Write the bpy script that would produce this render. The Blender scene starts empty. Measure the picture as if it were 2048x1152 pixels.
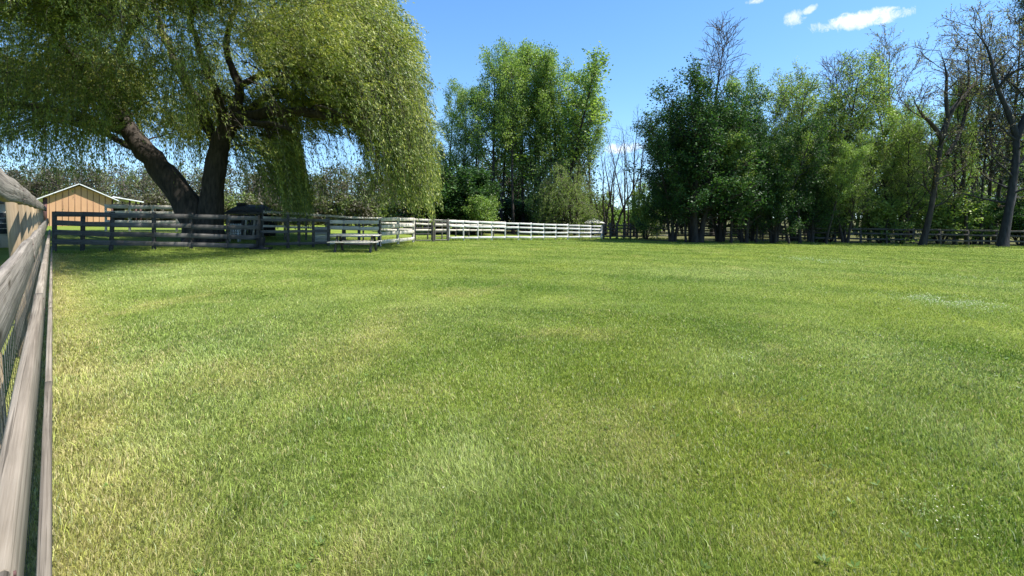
import bpy, math
import numpy as np
from mathutils import Vector, Matrix

scene = bpy.context.scene
COL = scene.collection
R = np.random.default_rng(7)
FPX, HY, CZ = 1000.0, 437.0, 1.6          # focal length and horizon in photo pixels, eye height in metres

# ------------------------------------------------------------------ terrain
def ss(t):
    t = np.clip(t, 0, 1)
    return t * t * (3 - 2 * t)

def g(x, y):
    return (-0.012 * np.clip(x, -45, 45) + 0.45 * ss((np.asarray(y) - 25) / 8) * ss((-10 - np.asarray(x)) / 8))

def gx(px, Y):
    return (px - 1024.0) / FPX * Y

def pz(py, Y):
    return CZ - (py - HY) * Y / FPX

def gp(px, Y):
    x = gx(px, Y)
    return np.array([x, Y, float(g(x, Y))])

def P3(px, py, Y):
    return np.array([gx(px, Y), Y, pz(py, Y)])

# ------------------------------------------------------------------ noise (numpy value noise)
def vnoise(x, y, seed=0):
    xi = np.floor(x).astype(np.int64); yi = np.floor(y).astype(np.int64)
    fx = ss(x - xi); fy = ss(y - yi)
    def h(a, b):
        n = (a * 374761393 + b * 668265263 + seed * 974711) & 0x7fffffff
        n = ((n ^ (n >> 13)) * 1274126177) & 0x7fffffff
        return ((n ^ (n >> 16)) & 0xffff) / 65535.0
    return ((h(xi, yi) * (1 - fx) + h(xi + 1, yi) * fx) * (1 - fy)
            + (h(xi, yi + 1) * (1 - fx) + h(xi + 1, yi + 1) * fx) * fy)

def fbm(x, y, seed=0, o=4):
    s = 0; a = .5; t = 0
    for i in range(o):
        s = s + a * vnoise(x * 2 ** i, y * 2 ** i, seed + i); t += a; a *= .5
    return s / t

# ------------------------------------------------------------------ materials
def newmat(name):
    m = bpy.data.materials.new(name); m.use_nodes = True
    nt = m.node_tree
    for n in list(nt.nodes): nt.nodes.remove(n)
    out = nt.nodes.new('ShaderNodeOutputMaterial')
    return m, nt, out

def N(nt, t, **kw):
    n = nt.nodes.new(t)
    for k, v in kw.items():
        if k.startswith('i_'):
            n.inputs[k[2:].replace('_', ' ')].default_value = v
        else:
            setattr(n, k, v)
    return n

def ramp(nt, fac, stops):
    r = nt.nodes.new('ShaderNodeValToRGB')
    el = r.color_ramp.elements
    el[0].position, el[0].color = stops[0][0], (*stops[0][1], 1)
    el[1].position, el[1].color = stops[-1][0], (*stops[-1][1], 1)
    for p, c in stops[1:-1]:
        e = el.new(p); e.color = (*c, 1)
    nt.links.new(fac, r.inputs[0])
    return r.outputs[0]

def mat_wood(name, cols, scale=1.0, rough=.85, bump=.5, grain=(1.2, 26, 26), var=.35, checks=.5):
    m, nt, out = newmat(name)
    L = nt.links.new
    tc = N(nt, 'ShaderNodeTexCoord')
    oi = N(nt, 'ShaderNodeObjectInfo')
    vm = N(nt, 'ShaderNodeVectorMath', operation='MULTIPLY_ADD')
    L(tc.outputs['Object'], vm.inputs[0]); vm.inputs[1].default_value = [v * scale for v in grain]
    cx = N(nt, 'ShaderNodeCombineXYZ'); mm = N(nt, 'ShaderNodeMath', operation='MULTIPLY'); mm.inputs[1].default_value = 60
    L(oi.outputs['Random'], mm.inputs[0])
    for i in range(3): L(mm.outputs[0], cx.inputs[i])
    L(cx.outputs[0], vm.inputs[2])
    n1 = N(nt, 'ShaderNodeTexNoise', i_Scale=1.0, i_Detail=6.0, i_Roughness=.65, i_Distortion=.6)
    L(vm.outputs[0], n1.inputs['Vector'])
    n2 = N(nt, 'ShaderNodeTexNoise', i_Scale=1.7, i_Detail=4.0)
    L(tc.outputs['Object'], n2.inputs['Vector'])
    c0 = ramp(nt, n1.outputs[0], cols)
    vf = N(nt, 'ShaderNodeVectorMath', operation='MULTIPLY'); vf.inputs[1].default_value = [1.0 if q < 5 else 3.4 for q in grain]
    L(vm.outputs[0], vf.inputs[0])
    n3 = N(nt, 'ShaderNodeTexNoise', i_Scale=1.0, i_Detail=3.0, i_Roughness=.6, i_Distortion=.9); L(vf.outputs[0], n3.inputs['Vector'])
    ck = ramp(nt, n3.outputs[0], [(.36, (.30, .28, .26)), (.43, (.85, .84, .83)), (.52, (1, 1, 1))])
    vk = N(nt, 'ShaderNodeVectorMath', operation='MULTIPLY'); vk.inputs[1].default_value = [2.2 if q < 5 else .20 for q in grain]
    L(vm.outputs[0], vk.inputs[0])
    vo = N(nt, 'ShaderNodeTexVoronoi', i_Scale=1.0); L(vk.outputs[0], vo.inputs['Vector'])
    kn = ramp(nt, vo.outputs['Distance'], [(.05, (.28, .24, .2)), (.13, (.8, .78, .75)), (.2, (1, 1, 1))])
    mk0 = N(nt, 'ShaderNodeMixRGB', blend_type='MULTIPLY'); mk0.inputs[0].default_value = checks
    L(c0, mk0.inputs[1]); L(kn, mk0.inputs[2]); c0 = mk0.outputs[0]
    mk = N(nt, 'ShaderNodeMixRGB', blend_type='MULTIPLY'); mk.inputs[0].default_value = checks
    L(c0, mk.inputs[1]); L(ck, mk.inputs[2]); c1 = mk.outputs[0]
    mix = N(nt, 'ShaderNodeMixRGB', blend_type='MULTIPLY'); mix.inputs[0].default_value = .8
    c2 = ramp(nt, n2.outputs[0], [(.3, (.62, .62, .6)), (.65, (1, 1, 1))])
    L(c1, mix.inputs[1]); L(c2, mix.inputs[2])
    # each board its own tone
    mr = N(nt, 'ShaderNodeMapRange'); mr.inputs['To Min'].default_value = 1 - var; mr.inputs['To Max'].default_value = 1.0
    L(oi.outputs['Random'], mr.inputs['Value'])
    m2 = N(nt, 'ShaderNodeMixRGB', blend_type='MULTIPLY'); m2.inputs[0].default_value = 1
    L(mix.outputs[0], m2.inputs[1]); L(mr.outputs[0], m2.inputs[2])
    b = N(nt, 'ShaderNodeBsdfPrincipled'); b.inputs['Roughness'].default_value = rough
    b.inputs['Specular IOR Level'].default_value = .25
    L(m2.outputs[0], b.inputs['Base Color'])
    bp = N(nt, 'ShaderNodeBump'); bp.inputs['Strength'].default_value = bump; bp.inputs['Distance'].default_value = .012
    L(n1.outputs[0], bp.inputs['Height']); L(bp.outputs[0], b.inputs['Normal'])
    L(b.outputs[0], out.inputs[0])
    return m

def mat_plain(name, c1, c2, sc=3.0, rough=.7, bump=.2, metal=0.0, stretch=(1, 1, 1)):
    m, nt, out = newmat(name)
    L = nt.links.new
    tc = N(nt, 'ShaderNodeTexCoord')
    mp = N(nt, 'ShaderNodeMapping'); mp.inputs['Scale'].default_value = stretch
    L(tc.outputs['Object'], mp.inputs[0])
    n1 = N(nt, 'ShaderNodeTexNoise', i_Scale=sc, i_Detail=6.0, i_Roughness=.6)
    L(mp.outputs[0], n1.inputs['Vector'])
    c = ramp(nt, n1.outputs[0], [(.32, c1), (.68, c2)])
    b = N(nt, 'ShaderNodeBsdfPrincipled'); b.inputs['Roughness'].default_value = rough; b.inputs['Metallic'].default_value = metal
    b.inputs['Specular IOR Level'].default_value = .3
    L(c, b.inputs['Base Color'])
    bp = N(nt, 'ShaderNodeBump'); bp.inputs['Strength'].default_value = bump; bp.inputs['Distance'].default_value = .03
    L(n1.outputs[0], bp.inputs['Height']); L(bp.outputs[0], b.inputs['Normal'])
    L(b.outputs[0], out.inputs[0])
    return m

def mat_bark(name, c1, c2, sc=1.0):
    return mat_plain(name, c1, c2, sc=3.2 * sc, rough=.92, bump=1.0, stretch=(2.2, 2.2, .5))

def mat_leaf(name, stops, transl=.35, rough=.5, spec=.35, tcol=1.35):
    """stops: colour over the per-leaf tint attribute"""
    m, nt, out = newmat(name)
    L = nt.links.new
    at = N(nt, 'ShaderNodeAttribute', attribute_name='tint')
    c = ramp(nt, at.outputs['Fac'], stops)
    b = N(nt, 'ShaderNodeBsdfPrincipled'); b.inputs['Roughness'].default_value = rough
    b.inputs['Specular IOR Level'].default_value = spec
    L(c, b.inputs['Base Color'])
    t = N(nt, 'ShaderNodeBsdfTranslucent')
    mu = N(nt, 'ShaderNodeMixRGB', blend_type='MULTIPLY'); mu.inputs[0].default_value = 1
    L(c, mu.inputs[1]); mu.inputs[2].default_value = (tcol, tcol * 1.1, tcol * .5, 1)
    L(mu.outputs[0], t.inputs[0])
    mx = N(nt, 'ShaderNodeMixShader'); mx.inputs[0].default_value = transl
    L(b.outputs[0], mx.inputs[1]); L(t.outputs[0], mx.inputs[2])
    L(mx.outputs[0], out.inputs[0])
    return m

# ------------------------------------------------------------------ mesh buffer
class Buf:
    def __init__(s):
        s.v = []; s.n = 0; s.f4 = []; s.f3 = []; s.m4 = []; s.m3 = []; s.t4 = []; s.t3 = []
    def add(s, verts, faces, mat=0, tint=.5):
        verts = np.asarray(verts, dtype=np.float32).reshape(-1, 3)
        faces = np.asarray(faces, dtype=np.int64)
        if len(faces):
            k = faces.shape[1]
            f = faces + s.n
            t = np.broadcast_to(np.asarray(tint, dtype=np.float32), (len(f),)).copy()
            mm = np.full(len(f), mat, dtype=np.int32)
            if k == 4: s.f4.append(f); s.m4.append(mm); s.t4.append(t)
            else: s.f3.append(f); s.m3.append(mm); s.t3.append(t)
        s.v.append(verts); s.n += len(verts)
    def arrays(s):
        V = np.concatenate(s.v)
        F4 = np.concatenate(s.f4) if s.f4 else np.zeros((0, 4), np.int64)
        F3 = np.concatenate(s.f3) if s.f3 else np.zeros((0, 3), np.int64)
        M = np.concatenate((s.m4 or [np.zeros(0, np.int32)]) + (s.m3 or [np.zeros(0, np.int32)]))
        T = np.concatenate((s.t4 or [np.zeros(0, np.float32)]) + (s.t3 or [np.zeros(0, np.float32)]))
        return V, F4, F3, M, T
    def mesh(s, name, mats, smooth=False):
        V, F4, F3, M, T = s.arrays()
        me = bpy.data.meshes.new(name)
        me.vertices.add(len(V)); me.vertices.foreach_set('co', V.ravel())
        loops = np.concatenate([F4.ravel(), F3.ravel()]).astype(np.int32)
        me.loops.add(len(loops)); me.loops.foreach_set('vertex_index', loops)
        nf = len(F4) + len(F3)
        me.polygons.add(nf)
        ls = np.concatenate([np.arange(len(F4)) * 4, len(F4) * 4 + np.arange(len(F3)) * 3]).astype(np.int32)
        me.polygons.foreach_set('loop_start', ls)
        me.polygons.foreach_set('material_index', M)
        if smooth: me.polygons.foreach_set('use_smooth', np.ones(nf, dtype=bool))
        a = me.attributes.new('tint', 'FLOAT', 'FACE'); a.data.foreach_set('value', T)
        for m in mats: me.materials.append(m)
        me.update(calc_edges=True)
        return me

def link(name, me, parent=None, loc=(0, 0, 0)):
    o = bpy.data.objects.new(name, me); COL.objects.link(o)
    o.location = loc
    if parent is not None: o.parent = parent
    return o

def tag(o, label=None, cat=None, group=None, kind=None):
    if label: o['label'] = label
    if cat: o['category'] = cat
    if group: o['group'] = group
    if kind: o['kind'] = kind
    return o

def empty(name, loc, label, cat, group=None, rz=0):
    o = bpy.data.objects.new(name, None); COL.objects.link(o)
    o.empty_display_size = .2
    o.location = [float(v) for v in loc]; o.rotation_euler = (0, 0, rz)
    return tag(o, label, cat, group)

# ------------------------------------------------------------------ tubes, leaves
def nrm(a):
    return a / np.maximum(np.linalg.norm(a, axis=-1, keepdims=True), 1e-9)

def tubes(buf, P, Rr, sides=6, mat=0, tint=.5, rough=0.0, flare=0.0):
    P = np.asarray(P, float); Rr = np.asarray(Rr, float)
    if P.ndim == 2: P = P[None]; Rr = Rr[None]
    n, k, _ = P.shape
    T = nrm(np.gradient(P, axis=1))
    D = nrm(P[:, -1] - P[:, 0])
    ref = np.where(np.abs(D[:, 2:3]) > .8, np.array([[1., 0, 0]]), np.array([[0, 0, 1.]]))[:, None, :]
    U = nrm(np.cross(T, np.broadcast_to(ref, T.shape))); W = np.cross(T, U)
    a = np.arange(sides) / sides * 2 * math.pi
    RR = Rr[:, :, None] * np.ones((1, 1, sides))
    if rough:
        rg = np.random.default_rng(n * 31 + k)
        ii = np.arange(k)[None, :, None]; ph = rg.random((n, 1, 1)) * 6
        RR = RR * (1 + rough * (.55 * np.sin(3 * a + ph + .55 * ii) + .4 * np.sin(5 * a - ph + .3 * ii) + .5 * rg.normal(size=RR.shape)))
    if flare:
        RR = RR * (1 + flare * (np.abs(np.cos(2.5 * a)) ** .7 - .2)[None, None] * np.exp(-np.arange(k) / 1.2)[None, :, None])
    V = (P[:, :, None, :] + RR[..., None] * (np.cos(a)[None, None, :, None] * U[:, :, None, :]
                                                   + np.sin(a)[None, None, :, None] * W[:, :, None, :]))
    base = (np.arange(n) * k * sides)[:, None, None]
    i = (np.arange(k - 1) * sides)[None, :, None]
    j = np.arange(sides)[None, None, :]; j2 = (j + 1) % sides
    f = np.stack([base + i + j, base + i + j2, base + i + sides + j2, base + i + sides + j], -1).reshape(-1, 4)
    buf.add(V, f, mat, tint)

def leaves(buf, p, axis, L, w, rng, up=.5, mat=0, tint=.5):
    n = len(p)
    nor = nrm(rng.normal(size=(n, 3)) + np.array([0, 0, up]))
    a = nrm(axis - 0.0)
    b = nrm(np.cross(a, nor))
    L = np.broadcast_to(L, (n,))[:, None]; w = np.broadcast_to(w, (n,))[:, None]
    V = np.stack([p, p + a * L * .45 + b * w * .5, p + a * L, p + a * L * .45 - b * w * .5], 1)
    f = np.arange(n * 4).reshape(n, 4)
    buf.add(V, f, mat, tint)

def grow(p0, d0, L, k, up, wob, rng):
    n = len(p0)
    P = np.zeros((n, k, 3)); P[:, 0] = p0
    d = nrm(np.asarray(d0, float)); L = np.broadcast_to(L, (n,))
    for i in range(1, k):
        P[:, i] = P[:, i - 1] + d * (L / (k - 1))[:, None]
        d = nrm(d + np.array([0, 0, 1.]) * (np.broadcast_to(up, (n,))[:, None] / (k - 1)) + rng.normal(size=(n, 3)) * wob)
    return P

def at_t(P, Rr, t):
    n, k, _ = P.shape
    x = t * (k - 1); i = np.clip(np.floor(x).astype(int), 0, k - 2); f = x - i
    r_ = np.arange(n)[:, None]
    p = P[r_, i] * (1 - f)[..., None] + P[r_, i + 1] * f[..., None]
    tan = nrm(P[r_, i + 1] - P[r_, i])
    rr = Rr[r_, i] * (1 - f) + Rr[r_, i + 1] * f
    return p, tan, rr

def branch(P, Rr, n, t0, t1, ang, lenf, rratio, k, up, wob, rng, tip=.25):
    m = len(P)
    t = t0 + (t1 - t0) * ((np.arange(n)[None, :] + rng.random((m, n))) / n)
    p, tan, rr = at_t(P, Rr, t)
    ref = np.where(np.abs(tan[..., 2:3]) > .9, np.array([1., 0, 0]), np.array([0, 0, 1.]))
    u = nrm(np.cross(tan, ref)); w = np.cross(tan, u)
    az = (np.arange(n)[None, :] * 2.39996 + rng.random((m, 1)) * 6.28 + rng.normal(size=(m, n)) * .4)
    per = np.cos(az)[..., None] * u + np.sin(az)[..., None] * w
    an = np.clip(ang[0] + rng.normal(size=(m, n)) * ang[1], .15, 1.8)
    d = np.cos(an)[..., None] * tan + np.sin(an)[..., None] * per
    L = lenf(t) * (0.75 + .5 * rng.random((m, n)))
    p = p.reshape(-1, 3); d = d.reshape(-1, 3); L = L.reshape(-1)
    Q = grow(p, d, L, k, up, wob, rng)
    r0 = np.minimum(rr.reshape(-1) * rratio, rr.reshape(-1))
    RR = r0[:, None] * np.linspace(1, tip, k)[None]
    return Q, RR

def scatter_leaves(buf, Q, per, size, asp, sc, rng, t0=.15, mat=0, up=.6, droop=0., base=.5, bvar=.22, lvar=.16):
    m = len(Q)
    t = t0 + (1 - t0) * rng.random((m, per))
    p, tan, _ = at_t(Q, np.ones(Q.shape[:2]), t)
    p = p.reshape(-1, 3) + rng.normal(size=(m * per, 3)) * sc
    ax = nrm(tan.reshape(-1, 3) * .5 + rng.normal(size=(m * per, 3)) + np.array([0, 0, -droop]))
    s = size * (0.6 + .8 * rng.random(m * per))
    tint = np.clip(base + np.repeat(rng.normal(size=m) * bvar, per) + rng.normal(size=m * per) * lvar, 0, 1)
    leaves(buf, p, ax, s, s * asp, rng, up, mat, tint)

# ------------------------------------------------------------------ materials used
M_ = {}
M_['near_wood'] = mat_wood('weathered_board', [(.25, (.085, .073, .060)), (.45, (.215, .19, .16)), (.62, (.29, .26, .222)), (.85, (.37, .34, .295))], bump=.6, grain=(.8, 42, 42), checks=1.0)
M_['near_wood_pale'] = mat_wood('pale_board', [(.25, (.11, .09, .068)), (.45, (.235, .20, .158)), (.62, (.30, .262, .212)), (.85, (.36, .32, .265))], bump=.5, grain=(.7, 36, 36), checks=.8)
M_['post_wood'] = mat_wood('tan_post', [(.25, (.25, .17, .10)), (.5, (.46, .35, .23)), (.8, (.56, .45, .32))], grain=(20, 20, 1.0))
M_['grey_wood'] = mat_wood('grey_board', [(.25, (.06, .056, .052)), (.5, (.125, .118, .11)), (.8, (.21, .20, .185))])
M_['dark_wood'] = mat_wood('dark_board', [(.25, (.05, .045, .04)), (.5, (.10, .09, .08)), (.8, (.16, .145, .13))])  # on the fences under the trees this colour also carries their shade
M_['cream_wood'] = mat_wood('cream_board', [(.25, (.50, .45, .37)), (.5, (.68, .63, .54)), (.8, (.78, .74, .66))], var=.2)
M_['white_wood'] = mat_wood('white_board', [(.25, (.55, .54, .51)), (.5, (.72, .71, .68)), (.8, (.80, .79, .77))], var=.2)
M_['wire'] = mat_plain('wire', (.06, .06, .06), (.14, .14, .135), 8, .5, .1, .6)
M_['tube'] = mat_plain('dark_tube', (.035, .035, .04), (.07, .07, .075), 5, .5, .1, .3)
M_['barn'] = mat_plain('orange_siding', (.42, .235, .128), (.51, .30, .17), 1.2, .7, .1, stretch=(1, 1, .3))
M_['groove'] = mat_plain('siding_groove', (.10, .055, .03), (.16, .09, .05), 2)
M_['brown'] = mat_plain('dark_brown_trim', (.06, .03, .03), (.10, .05, .045), 3)
M_['roof_white'] = mat_plain('pale_metal_roof', (.55, .57, .60), (.72, .74, .76), 2, .4, .05)
M_['tan'] = mat_plain('tan_siding', (.44, .375, .29), (.54, .465, .365), 1.5, .8, .1)
M_['shingle'] = mat_plain('dark_shingle', (.03, .032, .045), (.10, .10, .115), 9, .7, .6, stretch=(1, 1, 3))
M_['inner_shade'] = mat_plain('painted_inner_shade', (.012, .012, .012), (.03, .03, .028), 4, .9)  # near-black walls: the shade inside lean-to and hut put into the colour
M_['glass'] = mat_plain('window_pane', (.03, .035, .04), (.06, .065, .07), 2, .12, 0)
M_['black'] = mat_plain('black_plastic', (.012, .012, .014), (.03, .03, .032), 6, .45)
M_['bark_dark'] = mat_bark('willow_bark', (.018, .015, .012), (.065, .052, .042))
M_['bark'] = mat_bark('grey_brown_bark', (.018, .015, .013), (.052, .044, .038))
M_['bark_blue'] = mat_bark('dark_grey_bark', (.014, .014, .017), (.04, .04, .046))
M_['twig'] = mat_plain('bare_twig', (.07, .058, .05), (.13, .11, .095), 2, .9)
M_['twig_dark'] = mat_plain('dark_twig', (.045, .036, .03), (.10, .085, .07), 2, .9)
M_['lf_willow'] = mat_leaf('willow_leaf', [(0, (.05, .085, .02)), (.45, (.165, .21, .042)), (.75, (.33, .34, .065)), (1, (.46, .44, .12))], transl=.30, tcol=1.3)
M_['lf_maple'] = mat_leaf('maple_leaf', [(0, (.010, .030, .010)), (.5, (.026, .064, .019)), (1, (.08, .15, .038))], transl=.28, spec=.15)
M_['lf_alder'] = mat_leaf('alder_leaf', [(0, (.06, .115, .026)), (.5, (.135, .215, .05)), (1, (.25, .33, .085))], transl=.42)
M_['lf_light'] = mat_leaf('young_leaf', [(0, (.065, .12, .025)), (.5, (.15, .225, .05)), (1, (.27, .33, .09))], transl=.4)
M_['lf_bud'] = mat_leaf('leaf_bud', [(0, (.12, .08, .04)), (.5, (.17, .16, .07)), (1, (.24, .26, .10))], transl=.3)
M_['lf_dull'] = mat_leaf('thicket_leaf', [(0, (.05, .045, .032)), (.5, (.085, .08, .045)), (.8, (.10, .13, .04)), (1, (.16, .21, .055))], transl=.3)
M_['lf_conifer'] = mat_leaf('fir_needle', [(0, (.015, .03, .016)), (.5, (.035, .06, .026)), (1, (.09, .12, .05))], transl=.15)
M_['petal'] = mat_plain('white_petal', (.48, .48, .36), (.62, .61, .48), 20)

# ------------------------------------------------------------------ lawn colour field
def patch(px, py, rx, ry):
    Y = 1.6 / max((py - HY) / FPX - .000012 * (px - 1024), .01)
    return gx(px, Y), Y, rx * Y / FPX, ry * Y * Y / (1.6 * FPX)

STRAW = [(patch(*p[:4]), p[4]) for p in [(150, 780, 55, 110, .65), (140, 1080, 80, 120, .9), (740, 1090, 90, 90, .8), (1250, 870, 130, 55, .75),
         (430, 760, 120, 32, .55), (730, 690, 70, 90, .45), (125, 650, 25, 90, .7), (1680, 990, 130, 60, .55), (230, 990, 70, 120, .4),
         (1100, 860, 90, 60, .4), (600, 700, 60, 30, .4), (1600, 1090, 120, 50, .5), (1000, 1130, 120, 40, .4), (800, 780, 80, 40, .4)]]
PALE = [(patch(*p[:4]), p[4]) for p in [(330, 720, 240, 170, .6), (260, 560, 170, 55, .6), (560, 640, 160, 70, .35), (450, 900, 200, 120, .35), (330, 850, 170, 130, .5), (880, 970, 85, 110, .75), (290, 650, 90, 80, .4), (240, 570, 80, 40, .4), (860, 620, 150, 25, .35), (860, 1060, 80, 60, .5),
        (1480, 545, 160, 10, .6), (1450, 720, 120, 35, .45), (1900, 560, 60, 25, .3), (1800, 720, 120, 80, .4), (1900, 850, 90, 90, .35),
        (640, 600, 160, 25, .3), (560, 1010, 90, 90, .5), (1150, 990, 100, 80, .25)]]
DARK = [(patch(*p[:4]), p[4]) for p in [(400, 690, 100, 40, .55), (390, 1070, 120, 60, .5), (660, 840, 90, 60, .5), (1060, 990, 130, 70, .35), (1330, 620, 180, 35, .35),
        (1900, 690, 120, 25, .35), (1500, 880, 180, 80, .3), (980, 570, 120, 15, .3), (1150, 700, 120, 50, .3), (1980, 1080, 90, 70, .5),
        (1180, 1120, 200, 40, .4), (1750, 880, 120, 50, .3), (250, 880, 60, 40, .3), (1400, 560, 160, 10, .35), (1750, 545, 200, 12, .3)]]
CLOV = [(patch(*p[:4]), p[4]) for p in [(1900, 605, 90, 16, 1.0), (1640, 522, 70, 8, .5), (1920, 740, 100, 50, .12), (1960, 560, 60, 18, .2), (1700, 660, 90, 40, .06), (1900, 1040, 130, 90, .07), (1500, 730, 60, 30, .06)]]

def pf(lst, x, y):
    s = np.zeros_like(x)
    wx = x + .35 * (fbm(x * 1.3, y * 1.3, 91) - .5) * 2; wy = y + .35 * (fbm(x * 1.3, y * 1.3, 57) - .5) * 2 * (1 + y * .08)
    for (cx, cy, rx, ry), a in lst:
        d = ((wx - cx) / rx) ** 2 + ((wy - cy) / ry) ** 2
        s = np.maximum(s, a * np.exp(-d * .9))
    return s

def lawn(x, y):
    """real colour of the turf at a spot (linear rgb): green, pale, straw"""
    n1 = fbm(x * .35, y * .22, 3); n2 = fbm(x * 1.6, y * 1.1, 11); n3 = fbm(x * 5, y * 4, 23, 3)
    v = (n1 - .5) * 1.1 + (n2 - .5) * .7 + (n3 - .5) * .5
    band = np.sin((x * .30 + y * .95 + .012 * x * x) * 2 * math.pi / 3.1 + 1.2 * fbm(x * .12, y * .12, 77))
    v = v + .22 * band * ss((y - 5) / 6)
    c0 = np.array([.118, .188, .024]); c1 = np.array([.232, .292, .058])
    k = np.clip(.5 + v, 0, 1)[:, None]
    c = c0 * (1 - k) + c1 * k
    # yellower where mown thin
    yl = np.clip((fbm(x * .6 + 9, y * .4, 37) - .45) * 2.0, 0, 1)[:, None] * .55
    c = c * (1 - yl) + np.array([.26, .30, .036]) * yl
    st = np.clip(pf(STRAW, x, y) * np.where(x < -1.2 + 0 * y, .8, .5) * (.45 + 1.1 * n2) + np.clip((fbm(x * .9, y * .7, 71) - .70) * 2.2, 0, .3), 0, 1)
    # worn strip at the foot of the left fence
    dl = (x + .919 * y) * .737
    st = np.maximum(st, np.exp(-(dl / .55) ** 2) * .75 * (y < 20) * (.4 + n3))
    pa = np.clip(pf(PALE, x, y) * (.4 + 1.1 * n2), 0, 1)
    dk = np.clip(pf(DARK, x, y) * (.4 + 1.1 * n2), 0, 1)
    c = c * (1 - pa[:, None]) + np.array([.36, .42, .14]) * pa[:, None]
    c = c * (1 - .6 * dk[:, None]) + np.array([.06, .15, .014]) * .6 * dk[:, None]
    c = c * (1 - .75 * st[:, None]) + np.array([.46, .40, .14]) * .75 * st[:, None]
    return c, st, pa, dk

def colattr(me, cols, domain, name='col'):
    a = me.attributes.new(name, 'FLOAT_COLOR', domain)
    c4 = np.ones((len(cols), 4), np.float32); c4[:, :3] = cols
    a.data.foreach_set('color', c4.ravel())

# ------------------------------------------------------------------ ground sheet
def build_ground():
    def axis(parts):
        return np.unique(np.concatenate([np.arange(*p) for p in parts]))
    xs = axis([(-1500, -200, 130), (-200, -50, 10), (-50, -20, 1.0), (-20, 22, .3), (22, 50, 1.0), (50, 200, 10), (200, 1501, 130)])
    ys = axis([(-300, -20, 40), (-20, -2, 2), (-2, 16, .25), (16, 46, .6), (46, 120, 4), (120, 400, 20), (400, 2401, 200)])
    X, Y = np.meshgrid(xs, ys)
    x = X.ravel(); y = Y.ravel()
    z = g(x, y) + .03 * (fbm(x * .5, y * .5, 5) - .5) * (np.abs(y) < 60) - .012
    b = Buf()
    nx = len(xs); ny = len(ys)
    i, j = np.meshgrid(np.arange(nx - 1), np.arange(ny - 1))
    a = (j * nx + i).ravel()
    b.add(np.stack([x, y, z], 1), np.stack([a, a + 1, a + nx + 1, a + nx], 1))
    m, nt, out = newmat('lawn_turf'); L = nt.links.new
    at = N(nt, 'ShaderNodeAttribute', attribute_name='col')
    ge = N(nt, 'ShaderNodeNewGeometry')
    n1 = N(nt, 'ShaderNodeTexNoise', i_Scale=34.0, i_Detail=5.0, i_Roughness=.75); L(ge.outputs['Position'], n1.inputs['Vector'])
    c = ramp(nt, n1.outputs[0], [(.3, (.42, .42, .36)), (.55, (.9, .9, .9)), (.72, (1.25, 1.2, 1.1))])
    mx = N(nt, 'ShaderNodeMixRGB', blend_type='MULTIPLY'); mx.inputs[0].default_value = 1
    L(at.outputs['Color'], mx.inputs[1]); L(c, mx.inputs[2])
    bs = N(nt, 'ShaderNodeBsdfPrincipled'); bs.inputs['Roughness'].default_value = .95; bs.inputs['Specular IOR Level'].default_value = .1
    L(mx.outputs[0], bs.inputs['Base Color'])
    bp = N(nt, 'ShaderNodeBump'); bp.inputs['Strength'].default_value = .8; bp.inputs['Distance'].default_value = .04
    L(n1.outputs[0], bp.inputs['Height']); L(bp.outputs[0], bs.inputs['Normal'])
    L(bs.outputs[0], out.inputs[0])
    me = b.mesh('ground', [m], smooth=True)
    cols, st, _, _ = lawn(x, y)
    cols = cols * .8
    # ground turns darker and browner below the right wood
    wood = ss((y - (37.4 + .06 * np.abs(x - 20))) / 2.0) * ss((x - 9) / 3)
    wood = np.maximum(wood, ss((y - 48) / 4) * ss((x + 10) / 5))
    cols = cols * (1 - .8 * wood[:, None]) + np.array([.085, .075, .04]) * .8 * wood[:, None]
    colattr(me, cols, 'POINT')
    o = link('ground', me); tag(o, 'mown green lawn with paler and straw-coloured patches', None, kind='structure')

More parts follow.
